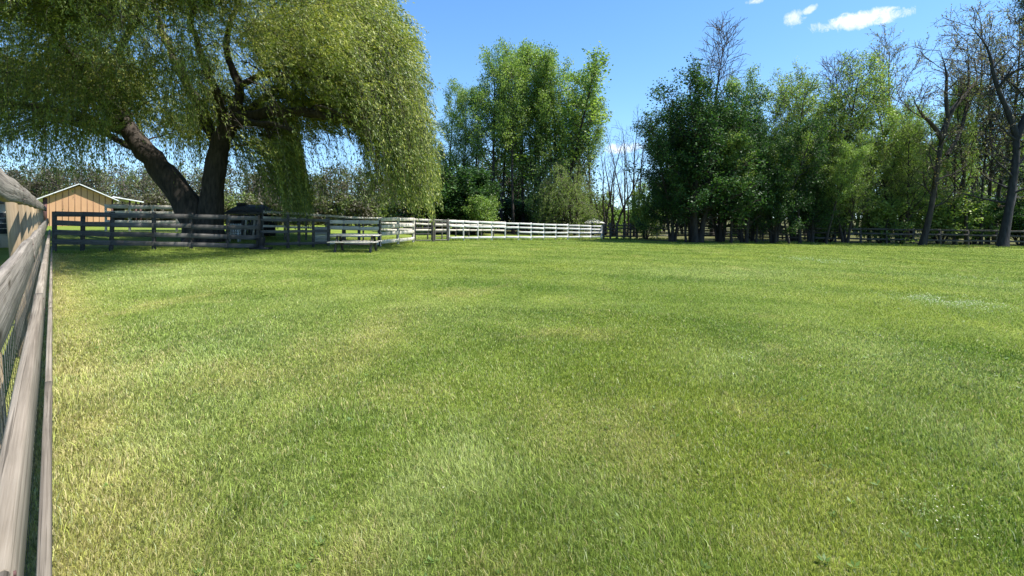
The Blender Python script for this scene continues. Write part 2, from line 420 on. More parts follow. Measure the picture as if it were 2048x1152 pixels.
# ------------------------------------------------------------------ grass
def build_grass():
    rng = np.random.default_rng(21)
    n = 1900000
    r0, r1, p = 1.7, 46.0, 1.75
    u = rng.random(n)
    e = 2 - p
    r = (r0 ** e + u * (r1 ** e - r0 ** e)) ** (1 / e)
    th = np.radians(-54 + 136 * rng.random(n))
    x = r * np.sin(th); y = r * np.cos(th)
    keep = ((x + .919 * y) * .737 > -.18 - .02 * y) & (x > -19) & (y < 41 + .02 * x) & (y > -1)
    keep &= ~((x > 10) & (y > 38.0))
    x = x[keep]; y = y[keep]; n = len(x)
    # uncut grass along the feet of the fences and trunks
    ex = []; ey = []; eh = []
    k = 5200; q = .7 + 19.3 * rng.random(k) ** 1.8
    ex.append(-.919 * q + rng.random(k) ** 1.6 * .22); ey.append(q); eh.append(rng.uniform(1.0, 2.8, k))
    def line(a, b, k, d0, d1, h0, h1):
        t = rng.random(k); o = rng.uniform(d0, d1, k) * rng.random(k) ** .6
        ok = fbm(t * 40, 0 * t, 83) > .40
        ex.append((a[0] + (b[0] - a[0]) * t)[ok]); ey.append((a[1] + (b[1] - a[1]) * t - o)[ok]); eh.append(rng.uniform(h0, h1, k)[ok])
    line((gx(1345, 41.0), 41.0), (gx(2110, 35.2), 35.2), 16000, 0, 3.6, 1.2, 6)
    line((gx(898, 35.2), 35.2), (gx(1203, 41.0), 41.0), 6000, -.3, .4, 1.5, 6)
    line((gx(1205, 41.2), 41.2), (gx(1345, 43.0), 43.0), 3000, -.3, .5, 1.5, 6)
    line((gx(109, 20.45), 20.45), (gx(516, 24.2), 24.2), 5000, -.3, .4, 1.2, 4.5)
    line((gx(519, 24.4), 24.4), (gx(758, 27.2), 27.2), 3500, -.3, .4, 1.2, 4.5)
    hm = np.concatenate([np.ones(n)] + eh); x = np.concatenate([x] + ex); y = np.concatenate([y] + ey)
    r = np.hypot(x, y); n = len(x)
    c, st, pa, dk = lawn(x, y)
    cl = fbm(x * 2.6, y * 2.6, 41)
    # tufts: pull blades a little towards clump centres
    h = (.020 + .024 * rng.random(n)) * (.6 + .9 * cl) * (1 + .8 * pa - .2 * st + .6 * dk) * hm
    h *= np.where(r < 7, .95, .8)
    lng = rng.random(n) < .04; h[lng] *= 1.6
    w = .0010 + .00092 * r ** .97
    w = np.where(r < 3, w * .9, w) * (.7 + .6 * rng.random(n))
    # colour jitter: dead blades, pale undersides, fresh shoots
    jit = rng.normal(size=n)
    c = c * (1 + .24 * jit)[:, None]
    dead = rng.random(n) < (.06 + .5 * st)
    c[dead] = np.array([.46, .41, .19]) * (.6 + .6 * rng.random((dead.sum(), 1)))
    fresh = (rng.random(n) < .12) & ~dead
    c[fresh] = c[fresh] * np.array([1.2, 1.3, 1.0])
    pale = (rng.random(n) < .05 * (r < 20)) & ~dead
    c[pale] = np.array([.40, .45, .22])
    c = np.clip(c, .008, .8)
    z = g(x, y) + .03 * (fbm(x * .5, y * .5, 5) - .5) - .014
    a = rng.random(n) * 2 * math.pi
    fa = fbm(x * 1.2, y * 1.2, 67) * 9
    lean = (.10 + .70 * rng.random(n)) * h * np.where(hm > 1.01, .8, 1)
    ldir = np.where(rng.random(n) < .25, fa, rng.random(n) * 2 * math.pi)
    dx = np.cos(ldir) * lean; dy = np.sin(ldir) * lean
    wx = np.cos(a) * w * .5; wy = np.sin(a) * w * .5
    B = np.stack([x, y, z], 1); Wv = np.stack([wx, wy, 0 * wx], 1)
    mid = B + np.stack([dx * .33, dy * .33, h * .6], 1)
    tip = B + np.stack([dx, dy, h * (1 - .25 * rng.random(n))], 1)
    near = r < 9
    b = Buf()
    k = near.sum()
    V = np.stack([B[near] - Wv[near], B[near] + Wv[near], mid[near] + Wv[near] * .8, mid[near] - Wv[near] * .8, tip[near]], 1)
    i5 = np.arange(k)[:, None] * 5
    F = np.concatenate([i5 + np.array([[0, 1, 2]]), i5 + np.array([[0, 2, 3]]), i5 + np.array([[3, 2, 4]])], 0)
    b.add(V, F)
    k2 = (~near).sum()
    V = np.stack([B[~near] - Wv[~near], B[~near] + Wv[~near], tip[~near]], 1)
    b.add(V, np.arange(k2 * 3).reshape(-1, 3))
    m, nt, out = newmat('grass_blade'); L = nt.links.new
    at = N(nt, 'ShaderNodeAttribute', attribute_name='col')
    bs = N(nt, 'ShaderNodeBsdfPrincipled'); bs.inputs['Roughness'].default_value = .5; bs.inputs['Specular IOR Level'].default_value = .3
    L(at.outputs['Color'], bs.inputs['Base Color'])
    t = N(nt, 'ShaderNodeBsdfTranslucent'); L(at.outputs['Color'], t.inputs[0])
    mx = N(nt, 'ShaderNodeMixShader'); mx.inputs[0].default_value = .35
    L(bs.outputs[0], mx.inputs[1]); L(t.outputs[0], mx.inputs[2]); L(mx.outputs[0], out.inputs[0])
    me = b.mesh('grass', [m])
    cn = c[near]; cols = np.concatenate([cn, cn, cn, c[~near]])
    colattr(me, cols, 'FACE')
    o = link('grass', me); tag(o, 'short mown grass blades with straw flecks covering the paddock', None, kind='stuff')

    # white clover heads and fallen petals
    n = 9000
    xs = []; ys = []
    for (cx, cy, rx, ry), a_ in CLOV:
        k = int(1000 * a_)
        xs.append(cx + rng.normal(size=k) * rx * .5); ys.append(cy + rng.normal(size=k) * ry * .5)
    k = 150
    xs.append(rng.uniform(-1, 9, k)); ys.append(rng.uniform(2.2, 14, k))
    x = np.concatenate(xs); y = np.concatenate(ys)
    ok = (fbm(x * 2, y * 2, 15) > .42); x = x[ok]; y = y[ok]; n = len(x)
    z = g(x, y) + .035 + .02 * rng.random(n)
    s = (.004 + .0007 * y) * (.6 + .7 * rng.random(n))
    b = Buf()
    p = np.stack([x, y, z], 1)
    for q in range(2):
        leaves(b, p, rng.normal(size=(n, 3)) * np.array([1, 1, .3]), s, s * .8, rng, up=1.5)
    for q in range(3):
        k = len(p); leaves(b, p - np.array([0, 0, .02]) + rng.normal(size=(k, 3)) * [.03, .03, .004], rng.normal(size=(k, 3)) * [1, 1, .25], s * 1.8, s * 1.5, rng, up=2.5, mat=1, tint=.5)
    me = b.mesh('clover', [M_['petal'], M_['lf_alder']])
    wd = Buf(); k = 190
    yy = 2.1 + 11 * rng.random(k) ** 1.5; xx = (rng.random(k) * 1.9 - .85) * yy
    for a_, b_ in zip(xx, yy):
        m_ = rng.integers(5, 10); an = rng.random(m_) * 6.28
        c_ = np.array([a_, b_, float(g(a_, b_)) + .006]); ax_ = np.stack([np.cos(an), np.sin(an), rng.uniform(.15, .7, m_)], 1)
        ln = rng.uniform(.018, .042, m_)
        leaves(wd, c_ + ax_ * .004, ax_, ln, ln * .42, rng, up=3.0, tint=rng.uniform(.1, .5))
    tag(link('weeds', wd.mesh('weeds', [M_['lf_alder']])), 'small broad-leaved weed rosettes scattered in the near turf', None, kind='stuff')
    tag(link('clover', me), 'tiny white clover heads and petals flecking the lawn', None, kind='stuff')

# ------------------------------------------------------------------ boards, posts, boxes
def board_mesh(L, h, t, rng, wave=.0, k=None, ch=.12, mat=None, name='rail'):
    k = k or max(2, int(L / .25))
    x = np.linspace(0, L, k)
    ph = rng.random(4) * 6.28
    dz = wave * (np.sin(x * 1.9 + ph[0]) + .5 * np.sin(x * 4.3 + ph[1]))
    dy = wave * .5 * (np.sin(x * 1.5 + ph[2]) + .4 * np.sin(x * 5.1 + ph[3]))
    hh = h * (1 + (.03 if wave else 0) * np.sin(x * 2.7 + ph[1]))
    c = min(h, t) * ch
    prof = np.array([[-t / 2, -.5, 0, c], [-t / 2, .5, 0, -c], [-t / 2 + c, .5, 0, 0], [t / 2 - c, .5, 0, 0], [t / 2, .5, 0, -c], [t / 2, -.5, 0, c], [t / 2 - c, -.5, 0, 0], [-t / 2 + c, -.5, 0, 0]])
    V = np.zeros((k, 8, 3))
    V[:, :, 0] = x[:, None]
    V[:, :, 1] = prof[None, :, 0] + dy[:, None]
    V[:, :, 2] = prof[None, :, 1] * hh[:, None] + prof[None, :, 3] + dz[:, None]
    i = (np.arange(k - 1) * 8)[:, None]; j = np.arange(8)[None]; j2 = (j + 1) % 8
    f = np.stack([i + j, i + 8 + j, i + 8 + j2, i + j2], -1).reshape(-1, 4)
    b = Buf(); b.add(V, f)
    e = (k - 1) * 8
    caps = []
    for o, s in ((0, 1), (e, -1)):
        for q in ((0, 1, 2, 7), (7, 2, 3, 6), (6, 3, 4, 5)):
            caps.append([o + v for v in (q if s == 1 else q[::-1])])
    b.f4.append(np.array(caps)); b.m4.append(np.zeros(6, np.int32)); b.t4.append(np.full(6, .5, np.float32))
    return b.mesh(name, [mat])

def place_board(name, A, B, h, t, mat, parent, rng, wave=0., lean=0., k=None):
    A = Vector(A); B = Vector(B); d = B - A
    me = board_mesh(d.length, h, t, rng, wave, k, mat=mat, name=name)
    X = d.normalized(); Y = Vector((0, 0, 1)).cross(X).normalized(); Z = X.cross(Y)
    M3 = Matrix((X, Y, Z)).transposed()
    if lean: M3 = M3 @ Matrix.Rotation(lean, 3, 'X')
    o = link(name, me, parent)
    base = parent.location if parent else Vector((0, 0, 0))
    o.matrix_basis = Matrix.Translation(A - base) @ M3.to_4x4()
    return o

def box(buf, c0, c1, mat=0, M=None):
    x0, y0, z0 = c0; x1, y1, z1 = c1
    V = np.array([[x0, y0, z0], [x1, y0, z0], [x1, y1, z0], [x0, y1, z0], [x0, y0, z1], [x1, y0, z1], [x1, y1, z1], [x0, y1, z1]], float)
    if M is not None: V = V @ np.array(M).T
    buf.add(V, [[0, 3, 2, 1], [4, 5, 6, 7], [0, 1, 5, 4], [1, 2, 6, 5], [2, 3, 7, 6], [3, 0, 4, 7]], mat)

def prism(buf, poly, y0, y1, mat=0):
    """poly in xz (counter-clockwise seen from -y), extruded along y; quads/tris only via fan"""
    n = len(poly)
    V = [(p[0], y0, p[1]) for p in poly] + [(p[0], y1, p[1]) for p in poly]
    fq = [[i, (i + 1) % n, n + (i + 1) % n, n + i][::-1] for i in range(n)]
    buf.add(V, fq, mat)
    tri = []
    for i in range(1, n - 1):
        tri.append([0, i, i + 1]); tri.append([n, n + i + 1, n + i])
    buf.add(V, tri, mat)

def post(parent, p, h, s, mat, rng, tilt=.015, s2=None, name='post'):
    s2 = s2 or s
    b = Buf(); c = s * .12
    prof = np.array([[-s / 2 + c, -s2 / 2], [s / 2 - c, -s2 / 2], [s / 2, -s2 / 2 + c], [s / 2, s2 / 2 - c], [s / 2 - c, s2 / 2], [-s / 2 + c, s2 / 2], [-s / 2, s2 / 2 - c], [-s / 2, -s2 / 2 + c]])
    zs = [-.25, h * .5, h - .015, h]
    V = np.array([[[q[0] * sc, q[1] * sc, z] for q in prof] for z, sc in zip(zs, (1, 1, 1, .86))])
    i = (np.arange(3) * 8)[:, None]; j = np.arange(8)[None]; j2 = (j + 1) % 8
    b.add(V, np.stack([i + j, i + j2, i + 8 + j2, i + 8 + j], -1).reshape(-1, 4))
    b.f4.append(np.array([[24, 25, 26, 31], [31, 26, 27, 30], [30, 27, 28, 29]])); b.m4.append(np.zeros(3, np.int32)); b.t4.append(np.full(3, .5, np.float32))
    o = link(name, b.mesh(name, [mat]), parent)
    o.location = Vector([float(v) for v in p]) - parent.location
    o.rotation_euler = (rng.normal() * tilt, rng.normal() * tilt, rng.normal() * .05)
    return o

def rail_fence(name, label, pts, heights, rh, rt, mat, postmat, ph, ps, group=None, cat='fence', seed=1, off=None, jitter=.012, breaks=()):
    """posts at pts (x, y); rails between neighbours at the given heights, on the viewer's side"""
    rng = np.random.default_rng(seed)
    pts = [np.array([p[0], p[1], float(g(p[0], p[1]))]) for p in pts]
    root = empty(name, pts[0], label, cat, group)
    n = len(pts)
    for i, p in enumerate(pts):
        post(root, p, (ph[i] if hasattr(ph, '__len__') else ph) * (1 + .02 * rng.normal()), ps, postmat, rng)
    for i in range(n - 1):
        d = nrm((pts[i + 1] - pts[i])[:2])
        nv = np.array([d[1], -d[0], 0]); nv = nv if nv[1] < 0 or off else -nv
        o = nv * (ps / 2 + rt / 2 + .003)
        if off == 'flip': o = -o
        for q, hh in enumerate(heights):
            if (i, q) in breaks: continue
            ha = hh[i] if hasattr(hh, '__len__') else hh; hb = hh[i + 1] if hasattr(hh, '__len__') else hh
            A = pts[i] + o + [0, 0, ha + rng.normal() * jitter]; B = pts[i + 1] + o + [0, 0, hb + rng.normal() * jitter]
            e = nrm(B - A) * .004
            place_board('rail', A + e, B - e, rh, rt, mat, root, rng, wave=.002, k=6)
    return root

# ------------------------------------------------------------------ the near fence on the left
UF = np.array([-.6767, .7363, 0.0])        # its direction away from the camera
def lf(Y, D, z):                            # point on the fence line at depth Y, D metres to the left, z above the ground
    x = -.919 * Y - D
    return np.array([x, Y, float(g(x, Y)) + z])

def near_fence():
    rng = np.random.default_rng(5)
    root = empty('board_fence', lf(1.0, .1, 0), 'weathered grey board fence with wire netting running close along the left edge of the lawn', 'fence')
    rows = [  # D front face, centre height, board height, thickness, material
        (.235, 1.745, .145, .036, 'near_wood', .005),
        (.150, 1.300, .185, .040, 'near_wood', .004),
        (.070, .865, .165, .050, 'near_wood_pale', .002),
        (.004, .150, .200, .040, 'near_wood_pale', .002)]
    ends = [-2.4, .9, 4.0, 7.2, 10.4, 13.6, 16.8, 20.0]
    for D, hz, h, t, m, wv in rows:
        for a, b in zip(ends[:-1], ends[1:]):
            if hz > 1.0 and a < 0: a = -2.4
            D2 = D + t * .68
            A = lf(a + .004, D2, hz + rng.normal() * .006); B = lf(b - .004, D2, hz + rng.normal() * .006)
            rl = place_board('rail', A, B, h, t, M_[m], root, rng, wave=wv, lean=-.07 if hz > .5 else -.03, k=28)
            if a < 9:
                Lb = float(np.linalg.norm(B - A))
                for xx in (.05, Lb - .05):
                    for zz in (-.26, .26):
                        nb_ = Buf(); tubes(nb_, np.array([[xx, -t / 2 + .01, zz * h], [xx, -t / 2 - .0035, zz * h], [xx, -t / 2 - .004, zz * h]]), np.array([.0055, .0055, .0005]), 8)
                        link('nail', nb_.mesh('nail', [M_['brown']]), rl)
    for Y in [-1.1, .9, 3.02, 5.6, 7.2, 8.8, 10.4, 12, 13.6, 15.2, 16.8, 18.4, 20.2]:
        p = lf(Y, .32, 0)
        o = post(root, p, 1.80, .10, M_['post_wood'] if Y < 99 else M_['grey_wood'], rng, tilt=.0)
        o.rotation_euler = (-.055 + .0, -.055, math.atan2(UF[1], UF[0]))
    # chain-link netting stapled behind the boards
    b = Buf()
    span = 12.5; H = 1.12; sp = .13
    P = []
    for s in (1, -1):
        for x0 in np.arange(-H, span, sp):
            a = np.array([x0, 0]) if s == 1 else np.array([x0 + H, 0])
            P.append((a[0], .06, a[0] + s * H, .06 + H))
    P = np.array(P)
    def w3(sx, sz):
        Y = -1.0 + sx * UF[1] + 0 * sz
        D = .10 + .135 * sz
        x = -.919 * Y - D
        return np.stack([x, Y, g(x, Y) + sz], -1)
    Q = np.stack([w3(P[:, 0] * (1 - f) + P[:, 2] * f, P[:, 1] * (1 - f) + P[:, 3] * f) for f in np.linspace(0, 1, 4)], 1)
    Q = Q - np.array(root.location)
    tubes(b, Q, np.full(Q.shape[:2], .0011), 3)
    link('wire_netting', b.mesh('wire_netting', [M_['wire']]), root)

# ------------------------------------------------------------------ buildings and yard things
def local(root):
    return np.array(root.location)

def barn():
    Y = 46.0
    x0, x1 = gx(93, Y), gx(224, Y); zc = pz(369, Y); ze = pz(396, Y)
    zb = float(g(x0, Y)) - .3
    root = empty('barn', ((x0 + x1) / 2, Y, zb), 'orange barn with white roof edges and a gable facing the lawn', 'barn')
    root.rotation_euler[2] = math.radians(41)
    o = np.array(root.location); W = 2.38; he = ze - o[2]; hc = zc - o[2]
    b = Buf(); prism(b, [(-W, 0), (W, 0), (W, he), (0, hc - .12), (-W, he)], 0, 9)
    w = link('wall', b.mesh('wall', [M_['barn']]), root)
    b = Buf()
    for x in np.arange(-W + .36, W - .1, .43):
        top = he + (hc - .12 - he) * (1 - abs(x) / W) - .05
        box(b, (x - .02, -.012, .05), (x + .02, -.003, top))
    link('siding_batten', b.mesh('siding_batten', [M_['groove']]), root)
    b = Buf()
    for s in (-1, 1):
        a = np.array([0, hc]); e = np.array([s * (W + .45), he - (hc - he) * .45 / W * 1.0])
        d = (e - a) / np.linalg.norm(e - a); n = np.array([-d[1], d[0]]) * (1 if s == -1 else -1)
        n = n if n[1] > 0 else -n
        pts = [a, e, e + n * .08, a + np.array([0, .09])]
        if s == -1: pts = pts[::-1]
        prism(b, [tuple(p) for p in (pts if s == 1 else pts)], -.35, 9.3)
    link('roof', b.mesh('roof', [M_['roof_white']]), root)
    b = Buf()
    box(b, (-W - .08, -.03, 0), (-W + .22, .5, he - .05)); box(b, (W - .06, -.03, 0), (W + .06, .2, he - .1))
    link('corner_trim', b.mesh('corner_trim', [M_['brown']]), root)
    # lean-to on the right side
    xr = 4.8; zr0 = pz(391, Y) - o[2]; zr1 = pz(401, Y) - o[2]
    b = Buf(); prism(b, [(W + .05, zr0 - .1), (xr, zr1 - .1), (xr, zr1), (W + .05, zr0)], -.1, 6)
    lr = link('lean_to_roof', b.mesh('lean_to_roof', [M_['roof_white']]), root)
    for fx in (.55, .75, .9):
        b = Buf(); x = W + (xr - W) * fx
        box(b, (x - .07, .1, 0), (x + .07, .24, zr0 + (zr1 - zr0) * fx - .1)); link('post', b.mesh('post', [M_['brown']]), root)
    b = Buf(); box(b, (W + .07, 5.4, 0), (xr - 1.2, 5.5, zr1 - .15)); link('back_wall', b.mesh('back_wall', [M_['inner_shade']]), root)

def tan_shed():
    # panelled shed just past the corner, glimpsed between the boards of the near fence
    Y = 23.5; W = 1.7; a = math.radians(45)
    xb = gx(66, Y) - W * math.cos(a); yb = Y - W * math.sin(a)
    zb = float(g(xb, yb))
    root = empty('shed', (xb, yb, zb), 'tan panelled shed glimpsed between the boards of the near left fence', 'shed', rz=a)
    h = pz(408, Y) - zb
    b = Buf(); box(b, (-W, 0, -.2), (W, 3.2, h)); link('wall', b.mesh('wall', [M_['tan']]), root)
    b = Buf()
    for x in np.arange(-W + .2, W, .42): box(b, (x - .03, -.028, 0), (x + .03, -.002, h - .06))
    link('siding_batten', b.mesh('siding_batten', [M_['cream_wood']]), root)
    b = Buf(); prism(b, [(-W - .2, h + .003), (W + .06, h + .003), (W + .06, h + .07), (-W - .2, h + .5)], -.12, 3.35); link('roof', b.mesh('roof', [M_['grey_wood']]), root)
    xw = .55
    b = Buf(); box(b, (xw - .38, -.05, h - 1.45), (xw + .38, -.001, h - .35)); fr = link('window', b.mesh('window', [M_['cream_wood']]), root)
    b = Buf(); box(b, (xw - .31, -.058, h - 1.38), (xw + .31, -.0505, h - .42)); link('pane', b.mesh('pane', [M_['glass']]), fr)
    b = Buf()
    for zz in (h - 1.14, h - .9, h - .66): box(b, (xw - .31, -.066, zz - .015), (xw + .31, -.0585, zz + .015))
    link('glazing_bar', b.mesh('glazing_bar', [M_['cream_wood']]), fr)

def hut():
    Y = 30.0
    xa, xb = gx(456, Y), gx(523, Y); zb = float(g(xa, Y))
    root = empty('hut', ((xa + xb) / 2, Y, zb), 'small open hut with a dark shingled roof just right of the big willow trunk', 'hut')
    W = (xb - xa) / 2; he = pz(425, Y) - zb; hr = pz(409, Y) - zb
    b = Buf(); V = [(-W - .1, -.25, he), (W + .1, -.25, he), (W + .1, 2.2, he), (-W - .1, 2.2, he), (-W + .1, .95, hr), (W - .35, .95, hr)]
    b.add(V, [[0, 1, 5, 4], [2, 3, 4, 5], [3, 2, 1, 0]]); b.add(V, [[1, 2, 5], [3, 0, 4]])
    rf = link('roof', b.mesh('roof', [M_['shingle']]), root)
    b = Buf(); box(b, (-W + .05, .8, hr - .02), (-W + .55, 1.2, hr + .13)); link('ridge_cap', b.mesh('ridge_cap', [M_['shingle']]), rf)
    b = Buf(); box(b, (-W - .1, -.29, he - .10), (W + .1, -.255, he + .02)); link('fascia', b.mesh('fascia', [M_['grey_wood']]), root)
    b = Buf(); box(b, (-W, 1.7, 0), (W, 1.8, he - .11)); link('back_wall', b.mesh('back_wall', [M_['inner_shade']]), root)
    b = Buf(); box(b, (-W - .04, .0, 0), (-W, 1.69, he - .11)); link('side_wall', b.mesh('side_wall', [M_['dark_wood']]), root)
    for x in (-W + .06, W - .06):
        b = Buf(); box(b, (x - .05, -.2, -.1), (x + .05, -.1, he - .101)); link('post', b.mesh('post', [M_['grey_wood']]), root)
    # boards leaning and stacked inside
    r2 = empty('board_stack', (root.location.x + .55, Y - .45, zb), 'stack of pale and dark boards leaning under the front of the dark-roofed hut', 'boards')
    rng = np.random.default_rng(4)
    for i in range(7):
        b = Buf(); x = -.5 + i * .17; h = .7 + .35 * rng.random()
        box(b, (x - .06, -.03 + .002 * i, 0), (x + .06, .012, h))
        link('plank', b.mesh('plank', [M_[['grey_wood', 'cream_wood', 'dark_wood'][i % 3]]]), r2).rotation_euler = (-.18, rng.normal() * .03, 0)
    # white garden chair
    r3 = empty('garden_chair', (gx(468, 28.0), 28.0, float(g(gx(468, 28), 28))), 'white slatted garden chair under the dark hut roof', 'chair')
    b = Buf(); box(b, (-.28, -.25, .42), (.28, .27, .46)); link('seat', b.mesh('seat', [M_['white_wood']]), r3)
    b = Buf()
    for x in np.linspace(-.24, .24, 5): box(b, (x - .04, .28, .48), (x + .04, .31, 1.05))
    box(b, (-.28, .315, .95), (.28, .335, 1.02)); box(b, (-.28, .315, .55), (.28, .335, .62))
    link('backrest', b.mesh('backrest', [M_['white_wood']]), r3).rotation_euler = (-.12, 0, 0)
    for sx in (-.26, .26):
        for yy, hh in ((-.23, .62), (.25, .62)):
            b = Buf(); box(b, (sx - .03, yy - .03, 0), (sx + .03, yy + .03, hh)); link('leg', b.mesh('leg', [M_['white_wood']]), r3)
        b = Buf(); box(b, (sx - .05, -.3, .622), (sx + .05, .28, .645)); link('armrest', b.mesh('armrest', [M_['white_wood']]), r3)
    r3.rotation_euler = (0, 0, .3)

def table_set():
    Y = 23.0
    x = gx(712, Y); zb = float(g(x, Y))
    root = empty('picnic_table', (x, Y, zb), 'weathered picnic table with plank benches and dark splayed legs on the lawn', 'table', rz=.06)
    rng = np.random.default_rng(9)
    w = 1.08
    b = Buf()
    for i in range(5): box(b, (-w + .01 * rng.random(), -.37 + i * .15, .72), (w + .02 * rng.random(), -.37 + i * .15 + .138, .762))
    link('table_top', b.mesh('table_top', [M_['cream_wood']]), root)
    for sy in (-1, 1):
        b = Buf()
        for q in (0, 1):
            y0 = sy * .62 + (q - 1) * .15 + .005
            box(b, (-w - .02 * q, y0, .43), (w + .03 * q, y0 + .138, .47))
        link('bench', b.mesh('bench', [M_['cream_wood']]), root)
    for sx in (-.78, .78):
        for sy in (-1, 1):
            b = Buf(); tubes(b, np.array([[sx, sy * .66, -.03], [sx, sy * .2, .715]]), np.array([.06, .055]), 4); link('leg', b.mesh('leg', [M_['dark_wood']]), root)
        b = Buf(); box(b, (sx + .03, -.76, .34), (sx + .07, .76, .428)); link('crosspiece', b.mesh('crosspiece', [M_['dark_wood']]), root)
    b = Buf(); box(b, (-.74, -.03, .30), (.74, .03, .36)); link('stretcher', b.mesh('stretcher', [M_['dark_wood']]), root)
    Yp = 28.4; xp = gx(643, Yp)
    r4 = empty('plank_panel', (xp, Yp, float(g(xp, Yp))), 'pale upright plank panel behind the thin grey fence, left of the pen', 'panel')
    for i in range(4):
        b = Buf(); box(b, (-.38, -.03 + .003 * i, .05 + i * .24), (.38, .0, .05 + i * .24 + .225)); link('plank', b.mesh('plank', [M_['cream_wood']]), r4)
    for sx in (-.3, .3):
        b = Buf(); box(b, (sx - .04, .012, -.1), (sx + .04, .07, 1.0)); link('upright', b.mesh('upright', [M_['grey_wood']]), r4)
    # black stump-like feeder on a slab
    Yf = 24.0; xf = gx(522, Yf)
    r3 = empty('feed_bucket', (xf, Yf, float(g(xf, Yf))), 'small black bucket on a flat black slab in the willow shade', 'bucket')
    b = Buf(); a = np.linspace(0, 2 * math.pi, 13)[:-1]
    rr = [.15, .15, .17, .20, .205, .18, .16]; zz = [.08, .09, .3, .5, .52, .515, .12]
    V = np.array([[[r * math.cos(q), r * math.sin(q), z] for q in a] for r, z in zip(rr, zz)])
    i = (np.arange(6) * 12)[:, None]; j = np.arange(12)[None]; j2 = (j + 1) % 12
    b.add(V, np.stack([i + j, i + j2, i + 12 + j2, i + 12 + j], -1).reshape(-1, 4)); link('pail', b.mesh('pail', [M_['black']]), r3)
    b = Buf(); box(b, (-.42, -.3, -.05), (.42, .3, .075)); link('slab', b.mesh('slab', [M_['black']]), r3)
    b = Buf(); t = np.linspace(0, math.pi, 9); tubes(b, np.stack([.2 * np.cos(t), 0 * t, .5 + .17 * np.sin(t)], 1), np.full(9, .008), 5); link('handle', b.mesh('handle', [M_['tube']]), r3)

def gazebo():
    Y = 52.0; x = gx(1189, Y); zb = float(g(x, Y))
    root = empty('gazebo', (x, Y, zb), 'white pyramid-roofed gazebo peeping over the white fence beside the young willow', 'gazebo')
    he = pz(446, Y) - zb; hc = pz(435, Y) - zb; w = .95
    b = Buf(); V = [(-w, -w, he), (w, -w, he), (w, w, he), (-w, w, he), (-.25, 0, hc)]
    b.add(V, [[0, 1, 4], [1, 2, 4], [2, 3, 4], [3, 0, 4]]); b.add(V, [[3, 2, 1, 0]]); link('roof', b.mesh('roof', [M_['white_wood']]), root)
    for sx in (-1, 1):
        for sy in (-1, 1):
            b = Buf(); box(b, (sx * .8 - .05, sy * .8 - .05, -.1), (sx * .8 + .05, sy * .8 + .05, he - .002)); link('post', b.mesh('post', [M_['white_wood']]), root)
    b = Buf(); box(b, (.1, -.86, .05), (.8, -.8, .9)); link('screen', b.mesh('screen', [M_['brown']]), root)

def gate(name, label, A, B, h, bars, mat, r=.028, wire=False):
    A = np.array([A[0], A[1], float(g(*A))]); B = np.array([B[0], B[1], float(g(*B))])
    root = empty(name, A, label, 'gate')
    d = B - A; up = np.array([0, 0, 1.])
    b = Buf()
    for q in (0, 1):
        base = d * q
        tubes(b, np.array([base + [0, 0, .06], base + [0, 0, h]]), np.array([r, r]), 8)
    for z in (.07, h): tubes(b, np.array([[0, 0, z], d + [0, 0, z]]), np.array([r, r]), 8)
    link('frame', b.mesh('frame', [mat], True), root)
    for z in bars:
        b = Buf(); tubes(b, np.array([[0, 0, z], d + [0, 0, z]]), np.array([r * .7, r * .7]), 8); link('bar', b.mesh('bar', [mat], True), root)
    if wire:
        b = Buf(); P = []
        for f in np.linspace(.02, .98, 14): P.append([d * f + [0, 0, .08], d * f + [0, 0, h - .02]])
        for z in np.linspace(.1, h - .05, 10): P.append([[0, 0, z], d + [0, 0, z]])
        P = np.array(P); tubes(b, P, np.full(P.shape[:2], .0025), 3); link('wire_mesh', b.mesh('wire_mesh', [M_['wire']]), root)
    rng = np.random.default_rng(3)
    for q in (0, 1):
        base = d * q + nrm(d) * (.09 if q else -.09)
        post(root, A + base, h + .12, .10, M_['dark_wood'], rng, tilt=.0)
    b = Buf(); tubes(b, np.array([d + [-.02, -.03, h * .62], d + [.14, -.05, h * .62]]), np.array([.014, .014]), 6); link('latch', b.mesh('latch', [M_['tube']]), root)

def path(pxY):
    return [(gx(p, Y), Y) for p, Y in pxY]

def lerp_posts(a, b, n):
    return [(a[0] + (b[0] - a[0]) * i / n, a[1] + (b[1] - a[1]) * i / n) for i in range(n + 1)]

